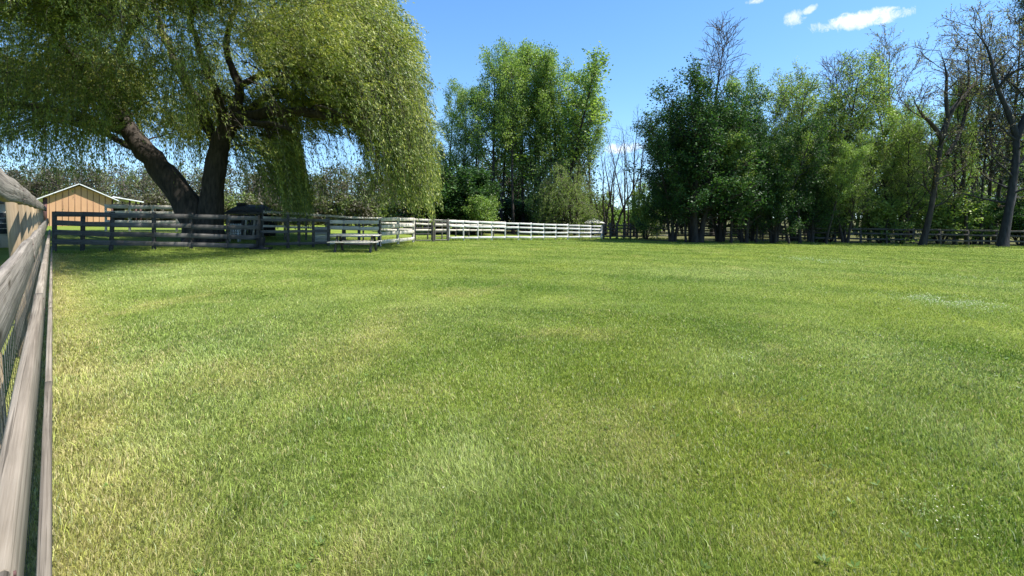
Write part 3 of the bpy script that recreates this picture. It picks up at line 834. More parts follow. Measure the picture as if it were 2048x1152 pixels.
def fences():
    # cross fence in the willow's shade
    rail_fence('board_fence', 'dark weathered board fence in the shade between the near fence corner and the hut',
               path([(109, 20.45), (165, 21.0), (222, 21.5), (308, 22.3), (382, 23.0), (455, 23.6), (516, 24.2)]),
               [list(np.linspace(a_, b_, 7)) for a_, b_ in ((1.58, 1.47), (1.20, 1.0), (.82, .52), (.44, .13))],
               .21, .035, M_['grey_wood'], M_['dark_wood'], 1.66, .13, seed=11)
    rail_fence('board_fence', 'thin grey three-rail fence between the dark hut and the plank pen',
               path([(519, 24.4), (576, 24.9), (598, 25.4), (627, 25.9), (657, 26.3)]), [1.38, .82, .22], .14, .035, M_['grey_wood'], M_['dark_wood'], [1.45, 1.62, 1.5, 1.5, 1.5], .12, seed=12)
    rail_fence('board_fence', 'pale board pen with wide planks behind the picnic table',
               path([(657, 26.6), (686, 26.8), (718, 27.0), (758, 27.2)]), [1.32, .98, .60, .22], .19, .04, M_['cream_wood'], M_['dark_wood'], 1.42, .13, seed=13)
    rail_fence('board_fence', 'sunlit cream plank fence leading from the pen back to the dark metal gate',
               path([(760, 27.4), (796, 30.0), (826, 32.5)]), [1.46, 1.08, .66, .22], .20, .04, M_['cream_wood'], M_['cream_wood'], 1.52, .12, seed=14)
    A = (gx(831, 33.2), 33.2); B = (gx(863, 33.6), 33.6)
    gate('wire_gate', 'dark tubular gate with fine wire mesh at the left end of the white fence', A, B, 1.36, [.5, .92], M_['tube'], wire=True)
    A = (gx(870, 34.0), 34.0); B = (gx(894, 34.5), 34.5)
    gate('rail_gate', 'grey barred gate panel between the wire gate and the white fence', A, B, 1.42, [.32, .62, 1.02, 1.22], M_['grey_wood'], r=.04)
    # white fence across the middle
    a = (gx(898, 35.2), 35.2); b = (gx(1203, 41.0), 41.0)
    pts = lerp_posts(a, b, 12)
    f = np.linspace(0, 1, 13)
    rail_fence('paddock_fence', 'long sunlit white four-rail paddock fence across the middle of the field', pts,
               [1.34 - .30 * f, 1.02 - .24 * f, .62 - .10 * f, .20 - .0 * f], .135, .035, M_['white_wood'], M_['white_wood'], list(1.42 - .3 * f), .10, seed=15,
               breaks=[(0, 2), (1, 2), (2, 2), (3, 2), (4, 2)])
    # fence behind it, rails in line behind the gates
    a = (gx(525, 29.5), 29.5); b = (gx(1010, 42.0), 42.0)
    pts = lerp_posts(a, b, 15)
    f = np.linspace(0, 1, 16)
    rail_fence('paddock_fence', 'long pale rail fence of the back paddock, rising above the cream planks and gates', pts, [1.66 - .42 * f, 1.32 - .36 * f, .8 - .2 * f], .13, .035, M_['cream_wood'], M_['grey_wood'], list(1.72 - .42 * f), .10, seed=16)
    a = (gx(212, 33.0), 33.0); b = (gx(400, 33.5), 33.5)
    rail_fence('paddock_fence', 'cream plank fence in front of the orange barn, seen left of the willow trunks', lerp_posts(a, b, 4), [1.62, 1.22, .6], .24, .035, M_['cream_wood'], M_['cream_wood'], 1.72, .11, seed=17)
    # dark panel, its shade put into the board colour, and lit panel beside it
    a = (gx(1207, 41.2), 41.2); b = (gx(1287, 42.4), 42.4)
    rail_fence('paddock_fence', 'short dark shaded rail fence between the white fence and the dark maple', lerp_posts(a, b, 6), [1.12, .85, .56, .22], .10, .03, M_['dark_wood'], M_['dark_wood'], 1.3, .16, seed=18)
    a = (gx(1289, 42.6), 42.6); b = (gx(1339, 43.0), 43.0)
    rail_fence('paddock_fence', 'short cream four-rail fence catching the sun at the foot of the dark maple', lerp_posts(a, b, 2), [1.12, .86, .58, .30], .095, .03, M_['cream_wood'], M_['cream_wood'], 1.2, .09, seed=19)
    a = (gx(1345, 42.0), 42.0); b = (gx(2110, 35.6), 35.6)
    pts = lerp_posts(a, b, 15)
    rail_fence('paddock_fence', 'long dark rail fence behind the tree trunks along the right side', pts, [1.12, .78, .36], .12, .035, M_['dark_wood'], M_['dark_wood'], 1.2, .13, seed=20)  # tree shade is put into the dark board colour
    b2 = (gx(1610, 45.0), 45.0)
    rail_fence('paddock_fence', 'second dim rail fence farther back in the wood behind the maple trunks', lerp_posts((gx(1390, 46.5), 46.5), b2, 5), [1.2, .86, .5], .11, .035, M_['grey_wood'], M_['grey_wood'], 1.3, .11, seed=22)

# ------------------------------------------------------------------ trees
def tree_geo(seed, H, r0, stems=1, spread=.0, lean=(0, 0), n1=18, t0=.3, t1=1., ang1=(1.0, .15), len1=None, up1=.5, n2=7, len2=1.2, n3=0, len3=.5,
             per=30, size=.14, asp=.6, sc=.12, leafmat=0, twig_r=.012, base=.5, droop=.2, wob=.06, k0=9, tbare=False, bvar=.22):
    rng = np.random.default_rng(seed)
    p0 = np.zeros((stems, 3)); az = np.arange(stems) * 2 * math.pi / max(stems, 1) + rng.random() * 6
    if stems > 1: p0[:, :2] = np.stack([np.cos(az), np.sin(az)], 1) * r0 * 1.3
    d0 = np.stack([np.cos(az) * spread + lean[0], np.sin(az) * spread + lean[1], np.ones(stems)], 1)
    hs = H * (1 if stems == 1 else (.8 + .3 * rng.random(stems)))
    T = grow(p0 - [0, 0, .15], d0, hs, k0, .25, wob, rng)
    TR = r0 * (np.linspace(1, .12, k0) ** .9)[None] * np.ones((stems, 1)); TR[:, 0] *= 1.35
    tb = Buf(); cb = Buf()
    tubes(tb, T, TR, 9)
    len1 = len1 or (lambda t: H * .22 * np.sqrt(np.clip(1.08 - t, .05, 1)))
    Q1, R1 = branch(T, TR, n1, t0, t1, ang1, len1, .5, 7, up1, wob * 1.6, rng)
    R1 = np.maximum(R1, twig_r * 1.2)
    tubes(tb, Q1, R1, 6)
    Q2, R2 = branch(Q1, R1, n2, .2, 1, (.75, .25), lambda t: len2 * (1.15 - .6 * t), .6, 5, .2, .12, rng)
    R2 = np.maximum(R2, twig_r)
    tubes(tb if not tbare else cb, Q2, R2, 4)
    last = Q2
    if n3:
        Q3, R3 = branch(Q2, R2, n3, .2, 1, (.7, .25), lambda t: len3 * (1.1 - .5 * t), .7, 4, .15, .12, rng)
        tubes(cb, Q3, np.maximum(R3, twig_r * .7), 3, mat=1)
        last = Q3
    if per: scatter_leaves(cb, last, per, size, asp, sc, rng, mat=0, droop=droop, base=base, bvar=bvar)
    return tb, cb

def make_proto(bark, leaf, twig, **kw):
    tb, cb = tree_geo(**kw)
    return tb.mesh('trunk', [M_[bark], M_[twig]], True), cb.mesh('crown', [M_[leaf], M_[twig]]), kw['H']

COUNT = [0]
def plant(name, proto, px, Y, top, w, label, group=None, rz=None, cat='tree', sink=0.0, tilt=(0, 0)):
    tm, cm, H = proto
    x = gx(px, Y); z = float(g(x, Y))
    s = (pz(top, Y) - z) / H
    COUNT[0] += 1
    root = empty(name, (x, Y, z - sink), label, cat, group, rz if rz is not None else (COUNT[0] * 2.4) % 6.28)
    root.rotation_euler[0] = tilt[0]; root.rotation_euler[1] = tilt[1]
    root.scale = (s * w, s * w, s)
    link('trunk', tm, root); link('crown', cm, root)
    return root

def stems_tree(name, label, stems, bark, leaf, twig, seed, n1, len1, n2, len2, n3, len3, per, size, group=None, twig_r=.014, base=.5, up=.35, t0=.35, asp=.6, sc=.12):
    """a tree whose main stems are given as world polylines with radii"""
    rng = np.random.default_rng(seed)
    o = np.array(stems[0][0][:3]); o[2] = float(g(o[0], o[1]))
    root = empty(name, o, label, 'tree', group)
    tb = Buf(); cb = Buf()
    for st, ns in stems_resample(stems):
        tp = np.where(np.arange(len(st)) > .6 * len(st), 1 - .8 * (np.arange(len(st)) / (len(st) - 1) - .6) / .4, 1) if st[-1, 3] < .12 else np.ones(len(st))
        P = st[None, :, :3] - o; Rr = (st[:, 3] * tp)[None]
        tubes(tb, P, Rr, 14, rough=.06, flare=.45 if len(P[0]) > 10 and P[0, 0, 2] < .5 else 0)
        k = max(2, int(n1 * ns))
        Q1, R1 = branch(P, Rr, k, t0, 1, (.95, .2), len1, .42, 7, up, .12, rng)
        R1 = np.maximum(R1, twig_r * 1.6); tubes(tb, Q1, R1, 6)
        Q2, R2 = branch(Q1, R1, n2, .2, 1, (.75, .25), lambda t: len2 * (1.15 - .6 * t), .6, 5, .15, .14, rng)
        tubes(tb, Q2, np.maximum(R2, twig_r), 4)
        Q3, R3 = branch(Q2, R2, n3, .2, 1, (.7, .25), lambda t: len3 * (1.1 - .5 * t), .7, 4, .1, .12, rng)
        tubes(cb, Q3, np.maximum(R3, twig_r * .7), 3, mat=1)
        if per: scatter_leaves(cb, Q3, per, size, asp, sc, rng, droop=.2, base=base)
    link('trunk', tb.mesh('trunk', [M_[bark]], True), root)
    link('crown', cb.mesh('crown', [M_[leaf], M_[twig]]), root)
    return root

def stems_resample(stems, step=.5):
    out = []
    for s in stems:
        s = np.array(s, float)
        d = np.concatenate([[0], np.cumsum(np.linalg.norm(np.diff(s[:, :3], axis=0), axis=1))])
        n = max(4, int(d[-1] / step)); t = np.linspace(0, d[-1], n)
        q = np.stack([np.interp(t, d, s[:, i]) for i in range(4)], 1)
        # smooth
        for _ in range(2):
            q[1:-1, :3] = .25 * q[:-2, :3] + .5 * q[1:-1, :3] + .25 * q[2:, :3]
        out.append((q, min(1., d[-1] / 10)))
    return out

def pl(*pts):
    """(px, py, Y, r) photo pixel and depth -> world polyline with radius"""
    return [list(P3(p[0], p[1], p[2])) + [p[3]] for p in pts]

# ------------------------------------------------------------------ the willow
def willow():
    rng = np.random.default_rng(33)
    Yt = 28.0
    stems = [
        pl((412, 500, 28, 1.05), (418, 462, 28, .72), (424, 410, 28, .60), (429, 340, 28, .54), (436, 285, 28, .50), (452, 255, 27.8, .44), (474, 238, 27.6, .36)),
        pl((474, 238, 27.6, .34), (500, 231, 27.2, .30), (556, 223, 26.6, .27), (632, 226, 26, .22), (690, 240, 25.6, .15), (740, 275, 25.2, .10)),
        pl((468, 244, 27.6, .30), (478, 205, 27.6, .26), (484, 172, 27.6, .22), (466, 145, 27.5, .19), (449, 105, 27.4, .17), (462, 40, 27, .14), (500, -60, 26.5, .10)),
        pl((484, 172, 27.6, .17), (512, 152, 27.2, .16), (548, 146, 26.8, .16), (590, 156, 26.4, .12), (640, 150, 26, .09), (700, 165, 25.6, .06)),
        pl((476, 244, 27.4, .22), (505, 246, 26.5, .17), (548, 245, 25.5, .12), (590, 262, 24.6, .08)),
        pl((438, 300, 28.2, .32), (405, 225, 29, .28), (365, 150, 30, .24), (320, 60, 30.5, .18), (300, -30, 31, .12)),
        pl((452, 250, 27.6, .24), (430, 180, 25.6, .2), (400, 110, 24, .15), (380, 30, 22.6, .1)),
        pl((474, 235, 27.8, .24), (540, 190, 30, .2), (620, 120, 32, .15), (700, 60, 33.5, .1)),
        pl((408, 500, 28.2, .95), (396, 445, 28.2, .80), (368, 395, 28, .68), (330, 347, 27.8, .62), (292, 305, 27.6, .54), (252, 258, 27.4, .44), (196, 186, 27.2, .34), (130, 95, 27, .24), (70, 5, 26.8, .16)),
        pl((258, 265, 27.4, .26), (160, 232, 26.8, .21), (30, 205, 26.2, .16), (-90, 215, 25.6, .10)),
        pl((205, 198, 27.2, .24), (230, 120, 26.4, .19), (280, 30, 25.6, .13), (300, -60, 25, .09)),
        pl((250, 255, 27.4, .24), (210, 190, 24.8, .18), (150, 120, 22.8, .13), (100, 60, 21, .08)),
        pl((180, 165, 27.2, .22), (60, 130, 29, .17), (-80, 90, 30.5, .11)),
        pl((300, 312, 27.7, .2), (215, 270, 30, .16), (110, 235, 32, .1)),
    ]
    o = np.array(stems[0][0][:3]); o[2] = float(g(o[0], o[1]))
    root = empty('willow_tree', o, 'huge old weeping willow with two leaning trunks filling the upper left', 'tree')
    tb = Buf(); cb = Buf()
    nodes = []
    for st, _ in stems_resample(stems):
        k = len(st)
        q = st.copy(); q[:, :3] += rng.normal(size=(k, 3)) * .035 * (q[:, 3:4] < .6)
        tubes(tb, q[None, :, :3] - o, q[None, :, 3] * (1 + .05 * np.sin(np.arange(k) * 1.7)), 22, rough=.06, flare=.5 if len(nodes) in (0, 8) else 0)
        nodes.append(q[2:] if len(nodes) in (0, 8) else q)
    nodes = np.concatenate(nodes); nodes = nodes[nodes[:, 2] > 5.0]
    # --- crown: clusters of hanging strands
    cen = np.array([-15.9, 24.9]); top = 17.5
    ctrl = np.array([(-300, 300), (0, 305), (60, 325), (110, 335), (200, 318), (270, 285), (330, 290), (400, 300), (470, 335), (515, 385), (545, 415), (575, 415), (592, 380), (606, 320), (650, 283), (690, 285), (715, 320), (740, 365), (790, 392), (850, 418), (880, 385), (905, 330)], float)
    cl = []
    nb = 0
    while nb < 76:
        u, v = rng.uniform(-1, 1, 2)
        rr = math.hypot(u, v)
        if rr > 1 or rr < .12: continue
        ax = 11.6 if u > 0 else 16.5
        x = cen[0] + u * ax; y = cen[1] + v * 11.0
        ztop = 4.6 + (top - 4.6) * math.sqrt(max(0, 1 - rr ** 4.5))
        e = np.array([x, y, 6.2 + (max(ztop, 7.0) - 6.2) * rng.random() ** .55])
        d = np.linalg.norm(nodes[:, :3] - e, axis=1) + 1.2 * np.maximum(0, nodes[:, 2] - e[2])
        a = nodes[np.argmin(d * (1 + .3 * rng.random(len(d)))), :3]
        ln = np.linalg.norm(e - a)
        m = (a + e) / 2 + np.array([0, 0, .22 * ln])
        nb += 1
        for t in np.linspace(.3, 1.0, 9):
            q = (1 - t) ** 2 * a + 2 * t * (1 - t) * m + t * t * e + rng.normal(size=3) * np.array([.6, .6, .4])
            cl.append((q[0], q[1], q[2], rr * t, ztop))
    # hanging curtains: right end, the middle tassel, the left fringe
    for a, b_, y0, y1, Y0, Y1, nn in [(735, 872, 130, 320, 24.5, 30.5, 34), (528, 582, 215, 330, 25, 29, 16), (-60, 290, 130, 260, 21, 31, 34), (600, 740, 170, 250, 22, 30, 16), (330, 520, 190, 270, 22, 31, 16)]:
        for _ in range(nn):
            Yq = rng.uniform(Y0, Y1); px = rng.uniform(a, b_)
            cl.append((gx(px, Yq), Yq, pz(rng.uniform(y0, y1), Yq), .8, 10.))
    # foliage on the far side of the big limbs
    for _ in range(24):
        Yq = rng.uniform(31, 35.5); px = rng.uniform(360, 700)
        cl.append((gx(px, Yq), Yq, pz(rng.uniform(60, 265), Yq), .4, 12.))
    # near side of the dome, unseen above the view, added to deepen lawn shade
    for _ in range(170):
        Yq = rng.uniform(12.5, 18.0); x = rng.uniform(-19, -4.5 - .25 * (18 - Yq))
        cl.append((x, Yq, CZ + .437 * Yq + rng.uniform(2.2, 5.0), .5, 14.))
    cl = np.array(cl); ncl = len(cl)
    # limbs to the clusters
    P = []; Rr = []
    for c in cl:
        d = np.linalg.norm(nodes[:, :3] - c[:3], axis=1) + 1.5 * np.maximum(0, nodes[:, 2] - c[2])
        i = np.argmin(d * (1 + .25 * rng.random(len(d))))
        a = nodes[i, :3]; e = c[:3]
        m = (a + e) / 2 + np.array([0, 0, .18 * np.linalg.norm(e - a)]) + rng.normal(size=3) * .25
        t = np.linspace(0, 1, 8)[:, None]
        P.append((1 - t) ** 2 * a + 2 * t * (1 - t) * m + t * t * e - o)
        r0 = min(nodes[i, 3] * .7, .035 + .016 * np.linalg.norm(e - a)); Rr.append(np.linspace(r0, max(.018, r0 * .55), 8))
        nodes = np.vstack([nodes, [[e[0], e[1], e[2], max(.026, r0 * .55)]]])
    P = np.array(P); tubes(tb, P + rng.normal(size=P.shape) * .05 * np.linspace(0, 1, 8)[None, :, None], np.array(Rr), 6)
    ns = 48
    C3 = np.repeat(cl, ns, 0); n = len(C3)
    ctint = np.repeat(rng.normal(size=ncl) * .17, ns)
    st = C3[:, :3] + rng.normal(size=(n, 3)) * np.array([1.05, 1.05, .55])
    rad = nrm(np.concatenate([st[:, :2] - cen, np.zeros((n, 1))], 1))
    wind = np.array([.55, -.1, 0])
    pxs = 1024 + st[:, 0] / st[:, 1] * FPX
    low = np.interp(pxs, ctrl[:, 0], ctrl[:, 1])
    zmin = CZ + (HY - low) / FPX * 27.0 + rng.normal(size=n) * .5
    rim = C3[:, 3]
    L = rng.uniform(.5, 1.6, n) + np.clip(rim - .66, 0, 1) * 3.2 * rng.random(n)
    L = np.minimum(L, np.maximum(st[:, 2] - zmin, .35) * (1.0 + .1 * rng.random(n)))
    long = rng.random(n) < (st[:, 1] > 20.5) * np.where(np.abs(pxs - 565) < 40, .55, np.where(pxs > 740, .4, .07)); L[long] = np.maximum(st[long, 2] - zmin[long], .35) * 1.08
    keep = st[:, 2] > zmin - .2
    long &= st[:, 1] > 20.5
    st = st[keep]; rad = rad[keep]; L = L[keep]; long = long[keep]; ctint = ctint[keep]; n = len(st)
    k = 8
    S = np.zeros((n, k, 3)); S[:, 0] = st
    d = nrm(rad * .75 + wind * .8 + rng.normal(size=(n, 3)) * .3 + np.array([0, 0, .15]))
    d[long] = nrm(rad[long] * .3 + wind * .3 + rng.normal(size=(long.sum(), 3)) * .22 + np.array([0, 0, -.6]))
    dr = rng.uniform(.10, .42, n); dr[long] = .42
    for i in range(1, k):
        S[:, i] = S[:, i - 1] + d * (L / (k - 1))[:, None]
        d = nrm(d - np.array([0, 0, 1.]) * dr[:, None] + wind * .10 + rng.normal(size=(n, 3)) * .06)
    spx = 1024 + S[:, :, 0] / S[:, :, 1] * FPX; spy = HY - (S[:, :, 2] - CZ) / S[:, :, 1] * FPX
    lim = np.interp(spy, [-200, 0, 60, 130, 230, 300, 400], [640, 790, 842, 862, 866, 884, 872]) + rng.normal(size=(n, 1)) * 9
    ok = (spx < lim).all(1)
    opn = (S[:, :, 1] < 27.4) & ((((spx - 548) / 122) ** 2 + ((spy - 232) / 44) ** 2 < 1) | (((spx - 442) / 48) ** 2 + ((spy - 275) / 42) ** 2 < 1) | (((spx - 468) / 36) ** 2 + ((spy - 180) / 80) ** 2 < 1) | (((spx - 668) / 58) ** 2 + ((spy - 300) / 48) ** 2 < 1) | (((spx - 275) / 55) ** 2 + ((spy - 310) / 60) ** 2 < 1))
    ok &= ~(opn.any(1) & (rng.random(n) < .95))
    ok &= ~((((spx - 668) / 62) ** 2 + ((spy - 322) / 44) ** 2 < 1).any(1) & (rng.random(n) < .95))
    S = S[ok]; L = L[ok]; ctint = ctint[ok]; n = len(S)
    lf_n = np.clip((L * 24).astype(int), 6, 70)
    idx = np.repeat(np.arange(n), lf_n)
    m = len(idx)
    t = rng.random(m)
    x = t * (k - 1); i = np.clip(x.astype(int), 0, k - 2); f = (x - i)[:, None]
    p = S[idx, i] * (1 - f) + S[idx, i + 1] * f + rng.normal(size=(m, 3)) * .05
    tan = nrm(S[idx, i + 1] - S[idx, i])
    ax = nrm(tan * 1.1 + rng.normal(size=(m, 3)) * .45 + np.array([.1, 0, -.25]))
    s = .155 * (.6 + .8 * rng.random(m)) * np.clip(p[:, 1] / 25, .55, 1.1)
    hgt = np.clip((p[:, 2] - 6) / 11, 0, 1)  # sunlit crown top put into the leaf colour: yellower with height
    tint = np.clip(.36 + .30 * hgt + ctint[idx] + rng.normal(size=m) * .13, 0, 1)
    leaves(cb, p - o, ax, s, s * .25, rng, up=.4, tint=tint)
    sub = rng.random(n) < .5
    tubes(cb, S[sub] - o, np.full((sub.sum(), k), .006) * np.linspace(1.3, .5, k), 3, mat=1)
    print('willow leaves', m)
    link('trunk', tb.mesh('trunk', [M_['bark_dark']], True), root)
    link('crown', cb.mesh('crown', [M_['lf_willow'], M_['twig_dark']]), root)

def young_willow():
    rng = np.random.default_rng(77)
    Y = 50.0; o = gp(1150, Y); H = pz(306, Y) - o[2]
    root = empty('young_willow', o, 'young pale green weeping willow drooping to the white fence', 'tree')
    tb = Buf(); cb = Buf()
    T = grow(np.zeros((4, 3)), rng.normal(size=(4, 3)) * .25 + [0, 0, 1], H * .8, 8, .2, .08, rng); TR = np.linspace(.14, .03, 8)[None] * np.ones((4, 1))
    tubes(tb, T, TR, 8)
    Q1, R1 = branch(T, TR, 22, .2, 1, (.9, .3), lambda t: 2.9 * (1.2 - .6 * t), .5, 8, -1.3, .1, rng)
    tubes(tb, Q1, np.maximum(R1, .012), 4)
    Q2, R2 = branch(Q1, R1, 12, .15, 1, (.7, .3), lambda t: 1.9 + 0 * t, .6, 6, -3.0, .08, rng)
    tubes(cb, Q2, np.full(R2.shape, .007), 3, mat=1)
    scatter_leaves(cb, Q2, 26, .16, .24, .07, rng, droop=1.0, base=.62)
    link('trunk', tb.mesh('trunk', [M_['bark']], True), root); link('crown', cb.mesh('crown', [M_['lf_light'], M_['twig']]), root)

# ------------------------------------------------------------------ far woods (one mass each)
def wood_mass(name, label, spots, seed, leafm, twigm, leafn, green, size=.26):
    rng = np.random.default_rng(seed)
    b = Buf()
    for (x, y, h) in spots:
        z = float(g(x, y))
        st = 3
        d0 = np.concatenate([rng.normal(size=(st, 2)) * .22, np.ones((st, 1))], 1)
        T = grow(np.array([[x, y, z - .2]] * st) + rng.normal(size=(st, 3)) * [.5, .5, 0], d0, h * (.75 + .25 * rng.random(st)), 6, .2, .07, rng)
        TR = np.linspace(.13, .03, 6)[None] * np.ones((st, 1)) * (h / 8)
        tubes(b, T, TR, 5, mat=1)
        Q1, R1 = branch(T, TR, 13, .12, 1, (.85, .25), lambda t: h * .26 * (1.2 - .7 * t), .5, 5, .4, .12, rng)
        tubes(b, Q1, np.maximum(R1, .028), 3, mat=1)
        Q2, R2 = branch(Q1, R1, 5, .2, 1, (.7, .3), lambda t: h * .10 + 0 * t, .6, 4, .2, .15, rng)
        tubes(b, Q2, np.full(R2.shape, .022), 3, mat=1)
        gr = np.clip(rng.normal() * .22 + green, .05, .95)
        dens = int(leafn * (.5 + rng.random()))
        scatter_leaves(b, Q2, dens, size, .7, .28, rng, base=gr, bvar=.12, lvar=.12)
    tag(link(name, b.mesh(name, [M_[leafm], M_[twigm]])), label, None, kind='stuff')

def trees():
    rng = np.random.default_rng(99)
    maple_a = make_proto('bark', 'lf_maple', 'twig_dark', seed=1, H=12., r0=.17, stems=4, spread=.16, n1=26, t0=.10, ang1=(1.05, .2), len1=lambda t: 4.2 * np.sqrt(np.clip(1.05 - t, .03, 1)) * (.75 + .5 * t), up1=.45, n2=8, len2=1.25, per=50, size=.14, asp=.75, sc=.20, base=.42)
    maple_b = make_proto('bark', 'lf_maple', 'twig_dark', seed=2, H=12., r0=.20, stems=3, spread=.12, n1=32, t0=.14, ang1=(1.0, .2), len1=lambda t: 4.6 * np.sqrt(np.clip(1.05 - t, .03, 1)) * (.7 + .6 * t), up1=.5, n2=8, len2=1.25, per=50, size=.14, asp=.75, sc=.20, base=.5)
    alder = [make_proto('bark', 'lf_alder', 'twig_dark', seed=10 + i, H=18., r0=.19, n1=34, t0=.36 + .06 * i, ang1=(.9, .25), len1=lambda t: 5.0 * np.sqrt(np.clip(1.12 - t, .05, 1)) * (.55 + .6 * t), up1=.7, n2=8, len2=1.35, per=46, size=.155, asp=.7, sc=.22, base=.54 + .1 * i, wob=.045) for i in range(3)]
    forked = make_proto('bark', 'lf_alder', 'twig_dark', seed=15, H=18., r0=.17, stems=3, spread=.17, n1=24, t0=.35, ang1=(.7, .2), len1=lambda t: 3.4 * np.sqrt(np.clip(1.1 - t, .05, 1)), up1=.8, n2=6, len2=1.3, per=22, size=.22, asp=.7, sc=.2, base=.66)
    light = [make_proto('bark', 'lf_light', 'twig', seed=20 + i, H=13., r0=.16, stems=3, spread=.16, n1=24, t0=.2, ang1=(.8, .22), len1=lambda t: 4.6 * np.sqrt(np.clip(1.12 - t, .05, 1)), up1=.9, n2=8, len2=1.4, n3=4, len3=.6, per=13, size=.12, asp=.65, sc=.12, base=.45 + .15 * i) for i in range(2)]
    bare = [make_proto('bark', 'lf_bud', 'twig', seed=30 + i, H=14., r0=.15, n1=24, t0=.30, ang1=(.62, .15), len1=lambda t: 4.0 * np.sqrt(np.clip(1.12 - t, .05, 1)), up1=.8, n2=8, len2=1.5, n3=4, len3=.75, per=0, wob=.07, twig_r=.017) for i in range(2)]
    bud = make_proto('bark', 'lf_bud', 'twig_dark', seed=35, H=14., r0=.17, n1=22, t0=.28, ang1=(.75, .2), len1=lambda t: 4.2 * np.sqrt(np.clip(1.12 - t, .05, 1)), up1=.7, n2=8, len2=1.5, n3=4, len3=.7, per=3, size=.12, asp=.6, sc=.08, wob=.10, base=.6)
    shoot = make_proto('bark', 'lf_bud', 'twig_dark', seed=37, H=10., r0=.11, stems=3, spread=.12, n1=9, t0=.2, ang1=(.5, .15), len1=lambda t: 2.4 * np.sqrt(np.clip(1.1 - t, .05, 1)), up1=.9, n2=5, len2=1.0, n3=2, len3=.5, per=0, wob=.09, twig_r=.009)
    bush = [make_proto('bark', ['lf_maple', 'lf_alder', 'lf_light'][i], 'twig_dark', seed=40 + i, H=5., r0=.07, stems=5, spread=.4, n1=14, t0=.08, ang1=(.9, .25), len1=lambda t: 1.7 * np.sqrt(np.clip(1.1 - t, .05, 1)), up1=.4, n2=6, len2=.8, per=26, size=.16, asp=.7, sc=.16, base=.5) for i in range(3)]
    fir = make_proto('bark', 'lf_conifer', 'twig_dark', seed=50, H=18., r0=.22, n1=60, t0=.12, ang1=(1.35, .12), len1=lambda t: 4.0 * np.clip(1.05 - t, .03, 1), up1=-.15, n2=9, len2=1.0, per=26, size=.22, asp=.22, sc=.10, base=.5)

    gc = 'slender trees of the middle clump'
    C = [  # px, Y, top, proto, width, label
        (897, 58, 182, alder[0], .85, 'leafy tree at the left end of the middle clump, half hidden by the willow curtain'),
        (925, 56, 200, alder[1], .8, 'shorter green tree standing left of the tall middle clump'),
        (948, 58, 185, alder[2], .8, 'pale green tree just left of the tallest middle clump'),
        (984, 54, 118, alder[0], 1.0, 'tall slender tree forming the left shoulder of the middle clump'),
        (1003, 57, 112, alder[1], .9, 'tall tree with the rounded leftmost top of the middle clump'),
        (1026, 53, 130, alder[2], .85, 'straight dark-trunked tree at the heart of the middle clump'),
        (1046, 58, 120, alder[0], .85, 'tall tree behind the straight dark trunks of the middle clump'),
        (1068, 55, 128, alder[1], .8, 'thin-stemmed tree in the centre right of the middle clump'),
        (1084, 57, 108, alder[2], .9, 'tallest round-topped tree right of the middle clump centre'),
        (1105, 54, 150, alder[0], .8, 'leafy slim tree between the tallest top and the forked tree'),
        (1112, 55, 158, forked, 1.45, 'tall thinly leafed tree with dark forking limbs at the right of the middle clump'),
        (1112, 56, 128, alder[1], 1.0, 'leafy tree tucked behind the left limbs of the forked tree'),
        (1150, 56, 150, alder[2], 1.05, 'bright leafy tree tucked behind the right limbs of the forked tree'),
        (1184, 53, 205, alder[2], 1.15, 'yellow green round-crowned tree at the right end of the middle clump'),
    ]
    for px, Y, top, pr, w, lab in C: plant('slender_tree', pr, px, Y, top, w, lab, gc)
    # understorey of the middle clump
    for px, Y, top, b, w, lab in [
        (868, 50, 352, 0, 1.5, 'dark bush under the hanging end of the willow'),
        (905, 51, 345, 0, 1.5, 'dark green bush left of the middle tree trunks'),
        (945, 50, 375, 0, 1.3, 'broad dark bush at the foot of the middle clump'),
        (962, 47, 395, 1, 1.1, 'small bright green bush behind the white fence'),
        (1000, 60, 405, 0, 1.9, 'shaded bush behind the middle trunks'),
        (1060, 61, 400, 0, 1.9, 'dim bush deep between the middle trunks'),
        (1105, 54, 385, 1, 1.3, 'green bush left of the young weeping willow'),
        (1190, 56, 392, 2, 1.1, 'light green bush right of the young weeping willow'),
        (1292, 42, 392, 2, .8, 'lit yellow green bush at the left foot of the dark maple'),
    ]: plant('bush', bush[b], px, Y, top, w, lab, cat='bush')
    # bare saplings in the gap
    for px, Y, top, w, lab in [
        (1208, 52, 275, 1.1, 'leafless sapling leaning right beside the light green bush'),
        (1228, 50, 300, 1.3, 'dark twisted leafless tree in the middle of the gap'),
        (1252, 51, 250, .8, 'tall thin leafless tree in the gap against the sky'),
        (1270, 50, 232, .8, 'tallest leafless tree beside the dark maple edge'),
    ]: plant('bare_sapling', shoot, px, Y, top, w, lab, 'leafless saplings in the gap')
